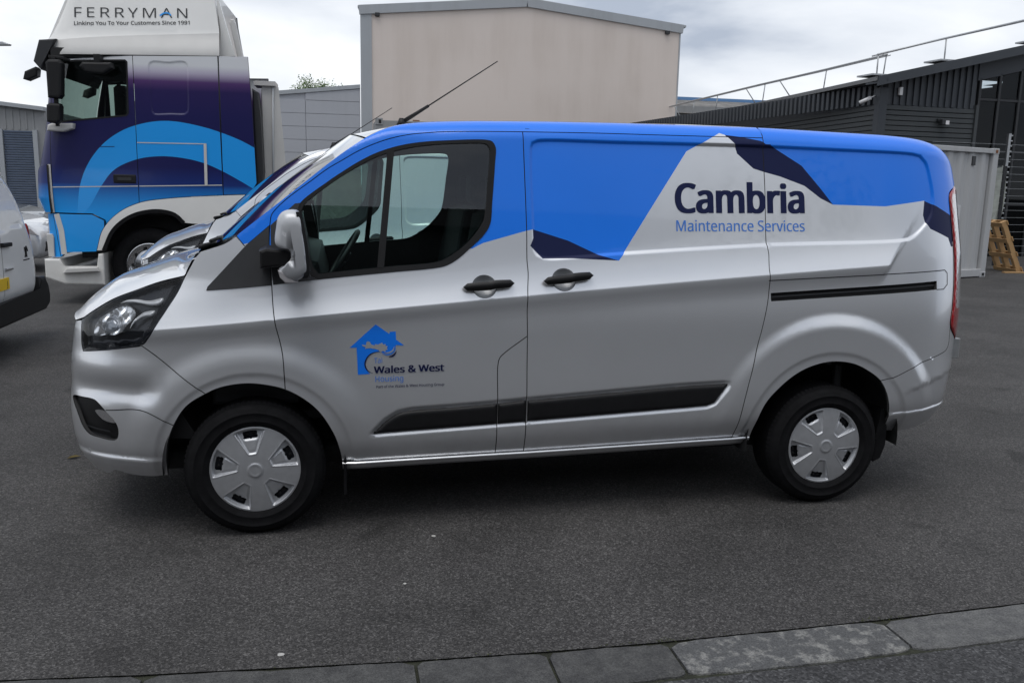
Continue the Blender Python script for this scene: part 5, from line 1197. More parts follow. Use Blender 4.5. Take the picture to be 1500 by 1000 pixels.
# shipping container
CA = math.atan2(0.49, 1.42)
sc2 = empty('shipping_container', (13.53, 11.59, 0), CA); tag(sc2, 'grey corrugated shipping container behind the blue van rear', 'container')
LX, HX, DX = -6.06, 2.59, 2.44
box('bottom_rail', (LX, -0.02, 0.02), (0, 0.10, 0.17), contgrey, sc2, bev=0.01); box('top_rail', (LX, -0.02, 2.49), (0, 0.10, 2.585), contgrey, sc2, bev=0.01)
for x in (LX, -0.17): box('corner_post', (x, -0.021, 0.0), (x+0.171, 0.15, 2.59), contgrey, sc2, bev=0.012)
for x in (LX, -0.185):
    for z in (0.0, 2.475): box('corner_casting', (x-0.003, -0.028, z), (x+0.188, 0.16, z+0.118), contgrey, sc2, bev=0.012)
box('casting_hole', (-0.13, -0.031, 2.50), (-0.05, -0.0285, 2.565), rust, sc2); box('casting_hole', (-0.13, -0.031, 0.03), (-0.05, -0.0285, 0.09), gap, sc2)
v_ = []; f_ = []; prof = [(0, 0.02), (0.11, 0.02), (0.18, 0.056), (0.29, 0.056)]; xx = LX+0.17; cols = []
while xx < -0.17:
    for a, b in prof:
        if xx+a < -0.165: cols.append((xx+a, b))
    xx += 0.36
for a, b in cols: v_ += [(a, b, 0.165), (a, b, 2.50)]
f_ = [(2*i, 2*i+2, 2*i+3, 2*i+1) for i in range(len(cols)-1)]
mesh_from('corrugated_side', v_, f_, contgrey, sc2)
box('end_wall', (-0.06, 0.14, 0.05), (-0.005, DX, 2.55), contgrey, sc2); box('end_wall', (LX, 0.14, 0.05), (LX+0.05, DX, 2.55), contgrey, sc2)
box('back_wall', (LX+0.05, DX-0.05, 0.05), (-0.06, DX, 2.55), contgrey, sc2); mesh_from('roof', [(LX, 0, 2.57), (0, 0, 2.57), (0, DX, 2.57), (LX, DX, 2.57)], [(0, 1, 2, 3)], rust, sc2)
box('data_plate', (-1.36, -0.005, 1.17), (-1.06, 0.018, 1.46), pm('plate_white', (0.55, 0.56, 0.57), 0.5), sc2, bev=0.004); box('vent', (-0.83, 0.0, 2.24), (-0.72, 0.03, 2.42), softblack, sc2, bev=0.005)
# pallet leaning on the container end
wood = streak_mat('pallet_wood', (0.42, 0.26, 0.12), (0.28, 0.17, 0.08), 0.85, 0.6, 9, 3)
pa = empty('wooden_pallet', (15.25, 12.85, 0.03), R(12)); tag(pa, 'wooden pallet leaning upright against the grey container', 'pallet'); pa.rotation_euler = (0, R(-24), R(-8))
for y in (-0.40, -0.05, 0.30): box('stringer', (-0.10, y, 0), (0.0, y+0.10, 1.2), wood, pa)
for z in (0.0, 0.36, 0.72, 1.10):
    box('deck_board', (0.001, -0.42, z), (0.022, 0.42, z+0.10), wood, pa); box('deck_board', (-0.122, -0.42, z), (-0.101, 0.42, z+0.10), wood, pa)
pb = box('loose_plank', (-0.6, -0.05, 0), (0.5, 0.06, 0.03), wood); pb.location = (15.3, 12.35, 0.0); pb.rotation_euler = (0, 0, R(-6)); tag(pb, 'loose timber offcut lying flat below the pallet', 'plank')
# fence post and wires right of the container, tarpaulin behind
fe = empty('barbed_fence', (16.0, 14.2, 0), R(5)); tag(fe, 'wire fence with spiked steel post by the glazed unit', 'fence')
for x in (-0.05, 3.0): 
    box('fence_post', (x-0.03, -0.03, 0), (x+0.03, 0.03, 3.1), alu if x > 0 else softblack, fe)
    if x < 0: box('post_extension', (x-0.028, -0.05, 2.35), (x+0.028, -0.031, 3.1), alu, fe)
bm = bmesh.new()
for k in range(18): bm_box(bm, (-0.03, -0.052, 1.0+k*0.12), (0.03, -0.045, 1.03+k*0.12))
tag(from_bm('spikes', bm, alu, fe), kind='stuff')
bm = bmesh.new()
for k in range(16): tube_bm(bm, [(-2.2, 0, 0.3+k*0.17), (4, 0, 0.3+k*0.17)], 0.004, 4)
tag(from_bm('wires', bm, alu, fe), kind='stuff')
tp = []
for i in range(9):
    for j in range(13):
        u, v = i/8, j/12; tp.append((16.25+0.32*u*(1-0.35*v)+0.10*math.sin(3*v), 14.9+0.08*math.sin(9*u+2*v), 2.3-1.5*v+0.1*u))
o = mesh_from('tarpaulin', tp, [(i*13+j, i*13+j+1, (i+1)*13+j+1, (i+1)*13+j) for i in range(8) for j in range(12)], pm('tarp', (0.34, 0.36, 0.33), 0.8, var=0.2, vscale=6), None, True); tag(o, 'pale hanging tarpaulin sheet in front of the glazed unit', 'tarpaulin')

# tree behind the sheds
def tree(name, loc, h, rad, lab, seed, leaves=2600, trunkr=0.2):
    rnd = random.Random(seed); t = empty(name, loc); tag(t, lab, 'tree')
    bark = pm('bark', (0.07, 0.055, 0.04), 0.9, var=0.3, vscale=12)
    tube('trunk', [(0, 0, 0), (0.1, 0, h*0.4), (0, 0.1, h*0.8)], [trunkr, trunkr*0.7, trunkr*0.2], bark, t)
    for k in range(7):
        a = rnd.uniform(0, 6.28); tube('limb', [(0, 0, h*rnd.uniform(.35, .6)), (rad*.7*math.cos(a), rad*.7*math.sin(a), h*rnd.uniform(.7, .95))], [trunkr*.4, trunkr*.1], bark, t, 5)
    leaf = pm('foliage', (0.075, 0.135, 0.028), 0.7, var=0.45, vscale=1.2)
    cl = [(rnd.gauss(0, .5)*rad, rnd.gauss(0, .5)*rad, h*0.8+rnd.gauss(0, .28)*rad) for _ in range(34)]
    v = []; f = []
    for k in range(leaves):
        c = rnd.choice(cl); s = rnd.uniform(.06, .16)*rad*0.35; p_ = Vector(c)+Vector((rnd.gauss(0, .17)*rad, rnd.gauss(0, .17)*rad, rnd.gauss(0, .14)*rad))
        d1 = Vector((rnd.gauss(0, 1), rnd.gauss(0, 1), rnd.gauss(0, .6))).normalized(); d2 = d1.orthogonal().normalized()
        n = len(v); v += [p_-d1*s, p_+d2*s*.5, p_+d1*s, p_-d2*s*.5]; f.append((n, n+1, n+2, n+3))
    mesh_from('crown', v, f, leaf, t); return t
tree('tree', (-0.5, 46, 0), 7.3, 1.35, 'small green treetop showing above the grey panel shed', 3, 9000)
# the side of the yard behind the photographer, seen only in the van's glass and paint
ow = empty('industrial_unit', (-30, -12.5, 0)); tag(ow, 'long dark grey industrial unit across the road behind the photographer', 'industrial unit')
box('wall', (0, -8, 0), (62, 0, 6.2), pm('dark_wall', (0.060, 0.064, 0.070), 0.9, var=0.25, vscale=2), ow); box('roof_edge', (-0.2, -8.2, 6.2), (62.2, 0.2, 6.5), softblack, ow)
for k in range(9): box('window', (3+k*6.5, 0.005, 1.2), (6+k*6.5, 0.05, 3.2), softblack, ow)
for i, (x, h, r_) in enumerate(((-16, 9, 3.2), (-8, 8, 2.6), (16, 9.5, 3.4), (22, 8, 2.8))):
    tree('tree', (x, -22.5, 0), h+3, r_, ['broad tree behind the photographer, farthest left', 'broad tree behind the photographer, second from left', 'tall tree behind the photographer, third from left', 'broad tree behind the photographer, farthest right'][i], 20+i, 2200, .25)

# ================================================================== TRACTOR UNIT (LORRY)
tk = empty('lorry', (-3.30, 8.20, 0), R(-2)); tag(tk, 'lorry with white high roof and purple to blue cab reading FERRYMAN', 'lorry')
def grad_mat():
    m = bpy.data.materials.new('lorry_gradient_paint'); m.use_nodes = True; t = m.node_tree; b = t.nodes['Principled BSDF']
    tcn = node(t, 'ShaderNodeTexCoord'); s = node(t, 'ShaderNodeSeparateXYZ'); t.links.new(tcn.outputs['Object'], s.inputs[0])
    mr = node(t, 'ShaderNodeMapRange'); mr.inputs[1].default_value = 1.0; mr.inputs[2].default_value = 3.3; t.links.new(s.outputs['Z'], mr.inputs[0])
    r = node(t, 'ShaderNodeValToRGB'); el = r.color_ramp.elements
    st = [(1.20, (0.010, 0.31, 0.82)), (1.36, (0.012, 0.23, 0.64)), (1.52, (0.012, 0.10, 0.36)), (1.57, (0.010, 0.03, 0.17)), (1.80, (0.009, 0.010, 0.080)), (2.45, (0.011, 0.010, 0.080)), (2.76, (0.020, 0.012, 0.085)), (2.88, (0.085, 0.038, 0.145)), (2.99, (0.46, 0.42, 0.53)), (3.08, (0.68, 0.69, 0.71))]
    while len(el) < len(st): el.new(0.5)
    for q, (z, c) in zip(el, st): q.position = (z-1.0)/2.3; q.color = (*c, 1)
    t.links.new(mr.outputs[0], r.inputs[0]); t.links.new(r.outputs[0], b.inputs['Base Color'])
    b.inputs['Roughness'].default_value = 0.35; b.inputs['Coat Weight'].default_value = 0.1; b.inputs['Specular IOR Level'].default_value = 0.3; return m
tgrad = grad_mat(); tblue = pm('lorry_arc_blue', (0.008, 0.32, 0.84), 0.35, 0, 0.3)
twhite = pm('lorry_white', (0.80, 0.79, 0.76), 0.35, 0, 0.6, var=0.04, vscale=2, dirt=((0.30, 0.28, 0.24), 0.2, 1.5, 0.35))
tgrey = pm('lorry_grey_white', (0.58, 0.57, 0.55), 0.45, 0, 0.3, var=0.05, vscale=3)
FZ = [0.221, 0.349, 0.595, 1.177, 1.37, 1.709, 2.232, 2.647, 2.895, 3.137, 3.319, 3.58, 3.984]; FXx = [-0.019, -0.019, -0.015, -0.044, -0.114, -0.097, 0.023, 0.084, 0.135, 0.185, 0.077, 0.214, 0.393]
def tfront(z): return np.interp(z, FZ, FXx)
def TY(x, z):
    x = np.asarray(x, float); z = np.asarray(z, float); xf = tfront(z)-0.01; u = np.clip((0.55-x)/(0.55-xf), 0, 1)
    y = 0.40*(1-(1-np.minimum(u, .9995)**2.8)**(1/2.8)); zr = 3.148+0.038*x; y = y+np.where(z > zr, 0.06+0.16*(z-zr), 0)
    y = y-np.where((z > zr) & (z < zr+0.29), 0.05*sstep((zr+0.30-z)/0.28), 0)
    return y
TL = []
tglass = glass_mat('lorry_glass', (0.42, 0.50, 0.47))
def tside(o): TL.append(o); return o
arc_o = catmull([(0.412, 1.179), (0.472, 1.555), (0.593, 1.835), (0.780, 2.072), (0.991, 2.229), (1.186, 2.315), (1.448, 2.375), (1.675, 2.379), (2.014, 2.321), (2.242, 2.255), (2.495, 2.157), (2.675, 2.062)], 0.04)
arc_i = catmull([(0.482, 1.180), (0.576, 1.286), (0.741, 1.560), (0.898, 1.750), (1.176, 1.886), (1.472, 1.934), (1.767, 1.915), (2.008, 1.860), (2.224, 1.768), (2.454, 1.643), (2.675, 1.510)], 0.04)
ARC = join(arc_o, arc_i[::-1])
def tpick(x, z): return np.where(inside(x, z, ARC), 1, 0)
tcut = [arc_o, arc_i]; TP = [tgrad, tblue]
nz_ = [(float(tfront(z))+0.012, float(z)) for z in np.linspace(1.18, 3.14, 40)]
d_front = line([(0.210, 3.135), (0.124, 2.144), (0.116, 1.186)], 0.05); d_rear = line([(1.194, 3.177), (1.188, 2.262), (1.181, 1.343)], 0.05)
arch_o = catmull([(0.625, 0.704), (0.716, 0.981), (0.913, 1.196), (1.181, 1.332), (1.514, 1.391), (2.247, 1.449), (2.538, 1.463)], 0.04)
tdoor = join(d_front, line([(0.116, 1.186), (0.594, 1.181), (0.750, 1.103)], 0.05), cut(arch_o, (0.768, 1.050), (1.181, 1.332)), d_rear[::-1])
WINT = join(line([(0.230, 3.041), (0.508, 3.085), (1.102, 3.114), (1.120, 3.095), (1.104, 2.465), (1.083, 2.435), (0.275, 2.329), (0.230, 2.343), (0.230, 3.041)], 0.05))
tdo = tside(panel('cab_door', tdoor, TY, TP, tk, holes=[WINT], cuts=tcut, pick=tpick, step=0.08, g=0.004))
panel('door_window', shrink(WINT, -0.01), lambda x, z: TY(x, z)+0.02, [tglass], tdo, g=0, flange=0, step=0.1)
ribbon('window_seal', WINT+WINT[:1], TY, 0.022, blackp, tdo, 0.003)
corner = join(d_front[::-1], nz_[::-1], line([nz_[0], (0.116, 1.186)], 0.05))
tside(panel('cab_corner', corner, TY, [tgrad], tk, step=0.04, g=0.004, extra=[(float(tfront(z))+0.012+d, float(z)) for z in np.linspace(1.2, 3.1, 40) for d in (0.006, 0.014, 0.026, 0.042)]))
crear = join(d_rear, cut(arch_o, (1.181, 1.332), (2.239, 1.449)), line([(2.239, 1.449), (2.232, 2.205), (2.233, 3.214), (1.194, 3.177)], 0.05))
PAN = closed([(1.392, 3.107), (1.619, 3.123), (1.848, 3.124), (1.863, 2.824), (1.844, 2.497), (1.810, 2.468), (1.619, 2.459), (1.411, 2.456), (1.388, 2.490), (1.378, 2.813)], 0.03)
TYp = lambda x, z: TY(x, z)+0.012*sstep(sdist(x, z, PAN)/0.03)
PF = [shrink(PAN, o)+[shrink(PAN, o)[0]] for o in (-0.003, 0.004, 0.012, 0.02, 0.03)]
tside(panel('cab_side_panel', crear, TYp, TP, tk, cuts=tcut, pick=tpick, step=0.05, g=0.004, feats=PF))
fair = join(line([(2.241, 1.451), (2.538, 1.464), (2.580, 1.465), (2.672, 1.613), (2.646, 2.480), (2.609, 3.227), (2.241, 3.217), (2.241, 1.451)], 0.05))
tside(panel('side_fairing', fair, lambda x, z: TY(x, z)+0.005, TP, tk, cuts=tcut, pick=tpick, step=0.08, g=0.004, flange=0.05))
for pts in ([(0.122, 1.512), (1.176, 1.546)], [(1.195, 1.546), (2.230, 1.580)], [(0.140, 2.016), (0.916, 2.041)]): ribbon('panel_crease', line(pts, 0.05), TY, 0.012 if pts[0][1] < 2 else 0.008, tgrey if pts[0][1] < 1.9 else tgrad, tk, 0.003)
ribbon('grab_strip', line([(2.036, 2.111), (2.029, 1.568)], 0.05), TY, 0.036, tgrey, tk, 0.012)
ribbon('grab_strip', line([(1.195, 2.099), (2.022, 2.105)], 0.05), TY, 0.012, tgrey, tk, 0.004)
tside(panel('step_panel', join(line([(0.099, 1.176), (0.594, 1.173), (0.740, 1.098)], 0.05), cut(arch_o, (0.731, 1.010), (0.625, 0.704)), line([(0.624, 0.691), (0.238, 0.675), (0.167, 0.612), (0.099, 1.176)], 0.05)), lambda x, z: TY(x, z)-0.01, [tblue], tk, step=0.08, g=0.004, flange=0.04))
tside(panel('bumper_corner', join(line([(0.005, 1.173), (0.095, 1.176), (0.162, 0.612), (0.001, 0.595), (0.005, 1.173)], 0.04)), TY, [tblue], tk, step=0.04, g=0.003))
ribbon('corner_trim', line([(0.149, 1.171), (0.198, 0.957), (0.216, 0.650)], 0.05), TY, 0.075, tgrey, tk, 0.014)
ribbon('corner_trim', line([(0.095, 1.798), (0.106, 1.186)], 0.05), TY, 0.04, tgrey, tk, 0.010)
tside(panel('front_air_deflector', join(line([(-0.084, 1.709), (-0.048, 1.763), (0.077, 1.798), (0.086, 1.186), (-0.035, 1.187), (-0.104, 1.370), (-0.084, 1.709)], 0.04)), lambda x, z: TY(x, z)-0.05, [tgrad], tk, step=0.04, g=0.003, flange=0.05))
arch_i = catmull([(0.714, 0.706), (0.855, 0.983), (1.091, 1.163), (1.392, 1.230), (1.620, 1.185), (1.731, 1.077)], 0.04)
tside(panel('wheel_arch_panel', join(arch_o, line([(2.538, 1.463), (2.505, 1.058), (1.858, 1.067), (1.731, 1.077)], 0.05), arch_i[::-1], line([(0.714, 0.706), (0.625, 0.704)], 0.05)), lambda x, z: TY(x, z)-0.015, [twhite], tk, step=0.06, g=0.004, flange=0.06))
ribbon('arch_lip', arch_i, lambda x, z: TY(x, z), 0.05, rubber, tk, 0.03)
# bumper and step
tb_ = [(-0.022, 0.591), (0.167, 0.592), (0.210, 0.482), (0.639, 0.483), (0.639, 0.662), (0.708, 0.671), (0.704, 0.256), (0.212, 0.264), (-0.022, 0.349)]
prism('bumper', tb_, lambda a, b, d: (a+0.0*d, d, b), -0.02, 2.52, twhite, tk, bev=0.02)
prism('cab_step', [(0.212, 0.413), (0.658, 0.442), (0.639, 0.493), (0.275, 0.481)], lambda a, b, d: (a, d, b), -0.10, 0.05, tgrey, tk, bev=0.01)
prism('front_corner_light', [(0.005, 0.615), (0.077, 0.613), (0.086, 0.870), (0.068, 0.910), (-0.004, 0.911)], lambda a, b, d: (a, d+0.05, b), 0.02, 0.2, tgrey, tk, bev=0.01)
# high roof
rs = join(line([(0.221, 3.155), (0.086, 3.314), (0.122, 3.378), (0.221, 3.578), (0.329, 3.825), (0.457, 4.007), (2.186, 4.083), (2.196, 3.925), (2.245, 3.567), (2.256, 3.217), (0.221, 3.155)], 0.06))
TR = [twhite, tgrey]
tside(panel('high_roof_side', rs, TY, TR, tk, cuts=[catmull([(0.095, 3.317), (0.849, 3.405), (2.244, 3.512)], 0.05)], pick=lambda x, z: np.where(z < np.interp(x, [0.095, 0.849, 2.244], [3.317, 3.405, 3.512]), 1, 0), step=0.05, g=0))
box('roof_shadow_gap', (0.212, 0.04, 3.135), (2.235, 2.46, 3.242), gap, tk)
prism('roof_core', [(0.239, 3.185), (0.131, 3.330), (0.366, 3.834), (0.493, 4.018), (2.167, 4.092), (2.225, 3.242)], lambda a, b, d: (a, d, b), 0.22, 2.28, twhite, tk)
prism('roof_rear_fairing', [(2.225, 3.222), (2.254, 3.551), (2.205, 4.012), (2.225, 4.013), (2.420, 3.248)], lambda a, b, d: (a, d, b), 0.18, 0.26, twhite, tk)
prism('exhaust_snorkel', [(2.351, 3.678), (2.366, 3.728), (2.405, 3.730), (2.425, 3.681), (2.513, 3.240), (2.439, 3.238)], lambda a, b, d: (a, d, b), 0.30, 0.42, tgrey, tk, bev=0.015)
prism('sun_visor', [(0.289, 3.345), (0.086, 3.324), (0.005, 3.064), (0.086, 2.963), (0.149, 3.133)], lambda a, b, d: (a, d, b), 0.03, 2.47, softblack, tk, bev=0.015)
# mirrors
def tmir(nm, pl, y0, y1, mat, bev=0.03):
    pl = [(a-0.28*(y0+y1)/2, b+(b-1.655)*(y0+y1)/24) for a, b in pl]
    return tside(prism(nm, pl, lambda a, b, d: (a, d, b), y0, y1, mat, tk, bev=bev))
tmir('main_mirror', [(0.185, 2.620), (0.185, 3.045), (0.221, 3.081), (0.348, 3.084), (0.375, 3.040), (0.348, 2.652), (0.316, 2.612)], -0.30, -0.14, blackp)
tmir('wide_mirror', [(0.153, 2.322), (0.162, 2.530), (0.198, 2.556), (0.316, 2.553), (0.320, 2.523), (0.314, 2.339), (0.257, 2.300)], -0.30, -0.14, blackp)
tmir('mirror_bracket', [(0.239, 2.274), (0.275, 2.274), (0.293, 3.117), (0.239, 3.116)], -0.22, -0.17, blackp, 0.005)
tmir('mirror_bracket', [(0.239, 3.086), (0.420, 3.081), (0.420, 3.111), (0.239, 3.126)], -0.21, 0.03, blackp, 0.005)
tmir('mirror_base', [(0.140, 2.213), (0.149, 2.283), (0.199, 2.307), (0.459, 2.315), (0.446, 2.247), (0.329, 2.206)], -0.10, 0.05, tgrey, 0.02)
tmir('kerb_mirror', [(0.566, 3.015), (0.639, 2.947), (0.842, 2.932), (0.962, 3.005), (0.944, 3.075), (0.603, 3.066)], -0.22, -0.08, blackp, 0.025); tmir('kerb_mirror_arm', [(0.750, 3.060), (0.823, 3.062), (0.823, 3.167), (0.750, 3.165)], -0.16, 0.02, blackp, 0.005)
tmir('front_mirror', [(-0.102, 2.831), (-0.075, 2.925), (0.055, 2.987), (0.077, 2.960), (0.064, 2.874), (-0.057, 2.817)], 0.0, 0.16, blackp, 0.02)
hb = tside(box('door_handle', (0.879, -0.012, 1.580), (1.158, 0.03, 1.690), blackp, tk, bev=0.012)); box('handle_grip', (0.934, -0.02, 1.615), (1.102, -0.013, 1.655), softblack, hb)
# writing on the roof
lettering('lettering', 'FERRYMAN', 0.494, 3.628, 1.856, 3.684, 0.122, TY, softblack, tk, bold=-0.004, spacing=1.25, off=0.006)
lettering('lettering', 'Linking You To Your Customers Since 1991', 0.489, 3.530, 1.883, 3.606, 0.046, TY, softblack, tk, bold=0.012, off=0.006)
ribbon('blue_swoosh', catmull([(1.520, 3.697), (1.572, 3.731), (1.629, 3.733), (1.657, 3.706)], 0.02), TY, 0.018, tblue, tk, 0.009)
# running gear, chassis, cabin
def big_wheel(x, y0):
    w = empty('wheel', (x, y0, 0.50)); w.parent = tk
    lathe('tyre', [(0.29, 0.05), (0.30, 0.0), (0.36, -0.02), (0.44, -0.01), (0.49, 0.02), (0.50, 0.05), (0.50, 0.28), (0.46, 0.32), (0.30, 0.30)], rubber, w, 48)
    lathe('rim', [(0.0, -0.02), (0.09, -0.02), (0.10, 0.03), (0.14, 0.06), (0.20, 0.045), (0.245, 0.07), (0.27, 0.02), (0.295, -0.006), (0.305, 0.02)], chrome, w, 40)
    for k in range(10):
        a = 2*math.pi*k/10; o = lathe('hand_hole', [(0.0, 0.0), (0.024, 0.001)], gap, w, 12); o.location = (0.222*math.cos(a), 0.050, 0.222*math.sin(a))
    return w
wl = big_wheel(1.25, 0.12); c = copy_tree(wl, tk); c.scale = (1, -1, 1); c.location = (1.25, 2.38, 0.50)
box('chassis', (0.275, 0.55, 0.560), (5.542, 1.95, 0.887), liner, tk); box('wheel_well', (0.685, 0.45, 0.502), (1.954, 2.05, 1.241), liner, tk)
n = 20; A_ = np.linspace(0.1, 3.05, n); vv = []
for a in A_:
    for y in (0.113, 0.514): vv.append((1.25+0.60*math.cos(a), y, 0.52+0.70*math.sin(a)))
tside(mesh_from('mudguard', vv, [(2*i, 2*i+1, 2*i+3, 2*i+2) for i in range(n-1)], liner, tk, True))
box('cab_floor', (0.050, 0.12, 1.167), (2.215, 2.38, 1.239), liner, tk); box('cab_back_wall', (2.147, 0.05, 1.240), (2.215, 2.45, 3.201), trimgrey, tk); box('cab_ceiling', (0.230, 0.08, 3.086), (2.147, 2.42, 3.184), trimgrey, tk)
prism('dashboard', [(0.113, 1.265), (0.548, 1.262), (0.594, 2.099), (0.457, 2.316), (0.113, 2.253)], lambda a, b, d: (a, d, b), 0.30, 2.2, trimgrey, tk, bev=0.03)
box('seat', (0.962, 0.3, 1.259), (1.430, 0.9, 2.055), seatfab, tk, bev=0.06); box('seat', (0.962, 1.6, 1.259), (1.430, 2.2, 2.055), seatfab, tk, bev=0.06)
tE2 = [(float(tfront(z))+0.012, float(TY(np.array([tfront(z)+0.012]), np.array([z]))[0]), float(z)) for z in np.linspace(1.18, 3.14, 40)]
v_ = []; f_ = []; I_ = []
for x, y, z in tE2:
    for s in np.linspace(0, 1, 13): v_.append((x-0.12*math.sin(math.pi*s)**0.7, y+(2.5-2*y)*s, z))
for i in range(39):
    for k in range(12): f_.append((i*13+k, i*13+k+1, i*13+k+14, i*13+k+13)); I_.append(1 if 2.15 < tE2[i][2] < 3.02 else 0)
mesh_from('cab_front', v_, f_, [tgrad, tglass], tk, True, I_)
for o in TL:
    c = copy_tree(o, tk); c.scale = (1, -1, 1); c.location = (0, 2.5, 0)
# body behind the cab
bx_ = empty('box_body', (-3.30, 8.20, 0), R(-2)); tag(bx_, 'grey box body with black edge seal behind the lorry cab', 'box body')
prism('front_wall', [(2.735, 0.872), (3.093, 0.867), (2.953, 2.888), (2.735, 2.946)], lambda a, b, d: (a-0.12*(d-0.35), d, b), 0.35, 2.3, tgrey, bx_)
prism('edge_seal', [(2.656, 1.546), (2.725, 1.557), (2.750, 1.754), (2.735, 2.479), (2.705, 2.800), (2.636, 2.840)], lambda a, b, d: (a, d, b), 0.10, 0.34, softblack, bx_, bev=0.02)
tube('down_pipe', [(2.834, 0.33, 0.975), (2.88, 0.33, 2.88)], 0.012, greyflash, bx_); box('cross_rail', (2.735, 0.3, 1.474), (2.953, 0.345, 1.546), alu, bx_); box('top_cap', (2.636, 0.3, 2.902), (2.914, 0.7, 2.960), tgrey, bx_)

# ================================================================== WHITE DELIVERY VAN, rear view at the left edge
wv = empty('delivery_van', (-2.63, 0.0, 0), R(90)); tag(wv, 'white delivery van cut by the left edge, rear doors showing', 'van')
wpaint = pm('white_paint', (0.82, 0.83, 0.84), 0.3, 0, 1.0, var=0.03, vscale=4)
WC = 4.80
er = [(5.60, 0.44), (5.68, 0.52), (5.71, 0.63), (5.712, 0.766), (5.67, 0.95), (5.61, 1.087), (5.523, 1.242), (5.409, 1.433), (5.25, 1.60), (5.10, 1.70), (4.95, 1.742), (WC, 1.755)]
er = [(WC+(y-WC)*1.0, z) for y, z in er]; right_ = catmull(er, 0.03); OUT = join(right_, [(2*WC-y, z) for y, z in right_[::-1]])
def WY(x, z):
    d = np.clip(segdist(x, z, OUT), 0, 0.16).reshape(np.shape(x)); r = 0.16
    return 0.10*(1-np.sqrt(np.clip(1-((r-d)/r)**2, 0, 1)))+0.10*np.clip(np.asarray(z)-0.9, 0, 2)**1.6
WREC = join(line([(4.3, 1.655), (4.896, 1.64)], .03), catmull([(4.896, 1.64), (5.10, 1.575), (5.25, 1.46), (5.36, 1.33), (5.385, 1.20), (5.33, 1.14)], 0.03), line([(5.33, 1.14), (4.3, 1.12), (4.3, 1.655)], .03))
WYr = lambda x, z: WY(x, z)+0.014*sstep(sdist(x, z, WREC)/0.03)
rd = panel('rear_doors', shrink(OUT, 0.003), WYr, [wpaint], wv, step=0.03, g=0, flange=0.02, flange_mat=wpaint)
bm = bmesh.new(); rings = []
for d, kz, kw in ((0.10, 1.0, 1.0), (0.6, 1.03, 1.01), (2.5, 1.05, 1.01), (3.0, 0.95, 0.99), (3.55, 0.68, 0.96), (4.2, 0.60, 0.9), (4.4, 0.45, 0.8)):
    rings.append([bm.verts.new((WC+(y-WC)*kw, d, 0.44+(z-0.44)*kz)) for y, z in OUT])
for a, b in zip(rings, rings[1:]):
    for k in range(len(OUT)): bm.faces.new((a[k], a[(k+1) % len(OUT)], b[(k+1) % len(OUT)], b[k]))
bm.faces.new(rings[-1]); from_bm('body', bm, wpaint, wv, True)
ribbon('door_split', line([(WC-0.08, 0.50), (WC-0.08, 1.74)], 0.05), WYr, 0.008, gap, wv, 0.001)
bmp = [(3.62, 0.36), (3.75, 0.28), (5.78, 0.278), (5.93, 0.33), (5.955, 0.43), (5.86, 0.50), (5.83, 0.625), (5.66, 0.632), (5.63, 0.49), (3.90, 0.49), (3.65, 0.49)]
prism('rear_bumper', [(WC+(a-WC)*0.945, b) for a, b in bmp], lambda a, b, d: (a, d, b), -0.045, 0.25, blackp, wv, bev=0.03)
tl = [(5.592, 1.175), (5.632, 1.145), (5.662, 1.0), (5.698, 0.836), (5.695, 0.785), (5.660, 0.788), (5.626, 0.99)]
prism('tail_lamp', tl, lambda a, b, d: (a, d, b), 0.045, 0.16, redlens, wv, bev=0.008)
prism('door_handle', [(4.70, 1.035), (4.93, 1.03), (4.925, 0.993), (4.70, 0.997)], lambda a, b, d: (a, d, b), -0.03, 0.03, blackp, wv, bev=0.008)
prism('lower_handle', [(4.75, 0.80), (4.93, 0.795), (4.95, 0.775), (4.75, 0.77)], lambda a, b, d: (a, d, b), -0.02, 0.02, chrome, wv, bev=0.006)
pl_ = box('number_plate', (4.30, -0.012, 0.606), (4.82, 0.012, 0.712), pm('plate_yellow', (0.75, 0.50, 0.02), 0.5), wv)
V2, F2 = text_mesh('J', 0.012); mesh_from('plate_letter', [(4.755+x*0.10, -0.0135, 0.628+y*0.095) for x, y in V2], F2, gap, pl_)
lion = [(0.0, 0.0), (0.028, 0.0), (0.034, 0.03), (0.05, 0.0), (0.078, 0.0), (0.066, 0.045), (0.074, 0.075), (0.100, 0.062), (0.104, 0.076), (0.076, 0.094), (0.084, 0.112), (0.07, 0.132), (0.044, 0.13), (0.034, 0.112), (0.008, 0.122), (0.004, 0.108), (0.03, 0.094), (0.026, 0.056)]
prism('lion_emblem', [(5.31+a*1.0, 0.855+b*0.85) for a, b in lion], lambda a, b, d: (a, d, b), -0.004, 0.02, pm('badge_dark', (0.06, 0.06, 0.065), 0.25, 0.8), wv)
box('model_badge', (5.27, -0.002, 0.826), (5.45, 0.02, 0.838), MATS['badge_dark'], wv)
for y in (4.02, 5.40):
    for d in (0.75, 3.5):
        sg = 1 if y < WC else -1
        w = empty('wheel', (WC-sg*0.90, d, 0.315), R(-90*sg)); w.parent = wv
        lathe('tyre', [(0.19, 0.02), (0.20, -0.005), (0.25, -0.015), (0.30, 0.0), (0.315, 0.03), (0.315, 0.17), (0.29, 0.2), (0.18, 0.2)], rubber, w, 40)
        lathe('rim', [(0.0, 0.005), (0.05, 0.0), (0.08, 0.02), (0.16, 0.012), (0.195, -0.004)], trimsil, w, 30)
        lathe('wheel_arch_ring', [(0.318, 0.04), (0.322, 0.006), (0.352, 0.006), (0.36, 0.04)], blackp, w, 40)
box('underbody', (4.0, 0.2, 0.25), (5.6, 4.0, 0.46), liner, wv)
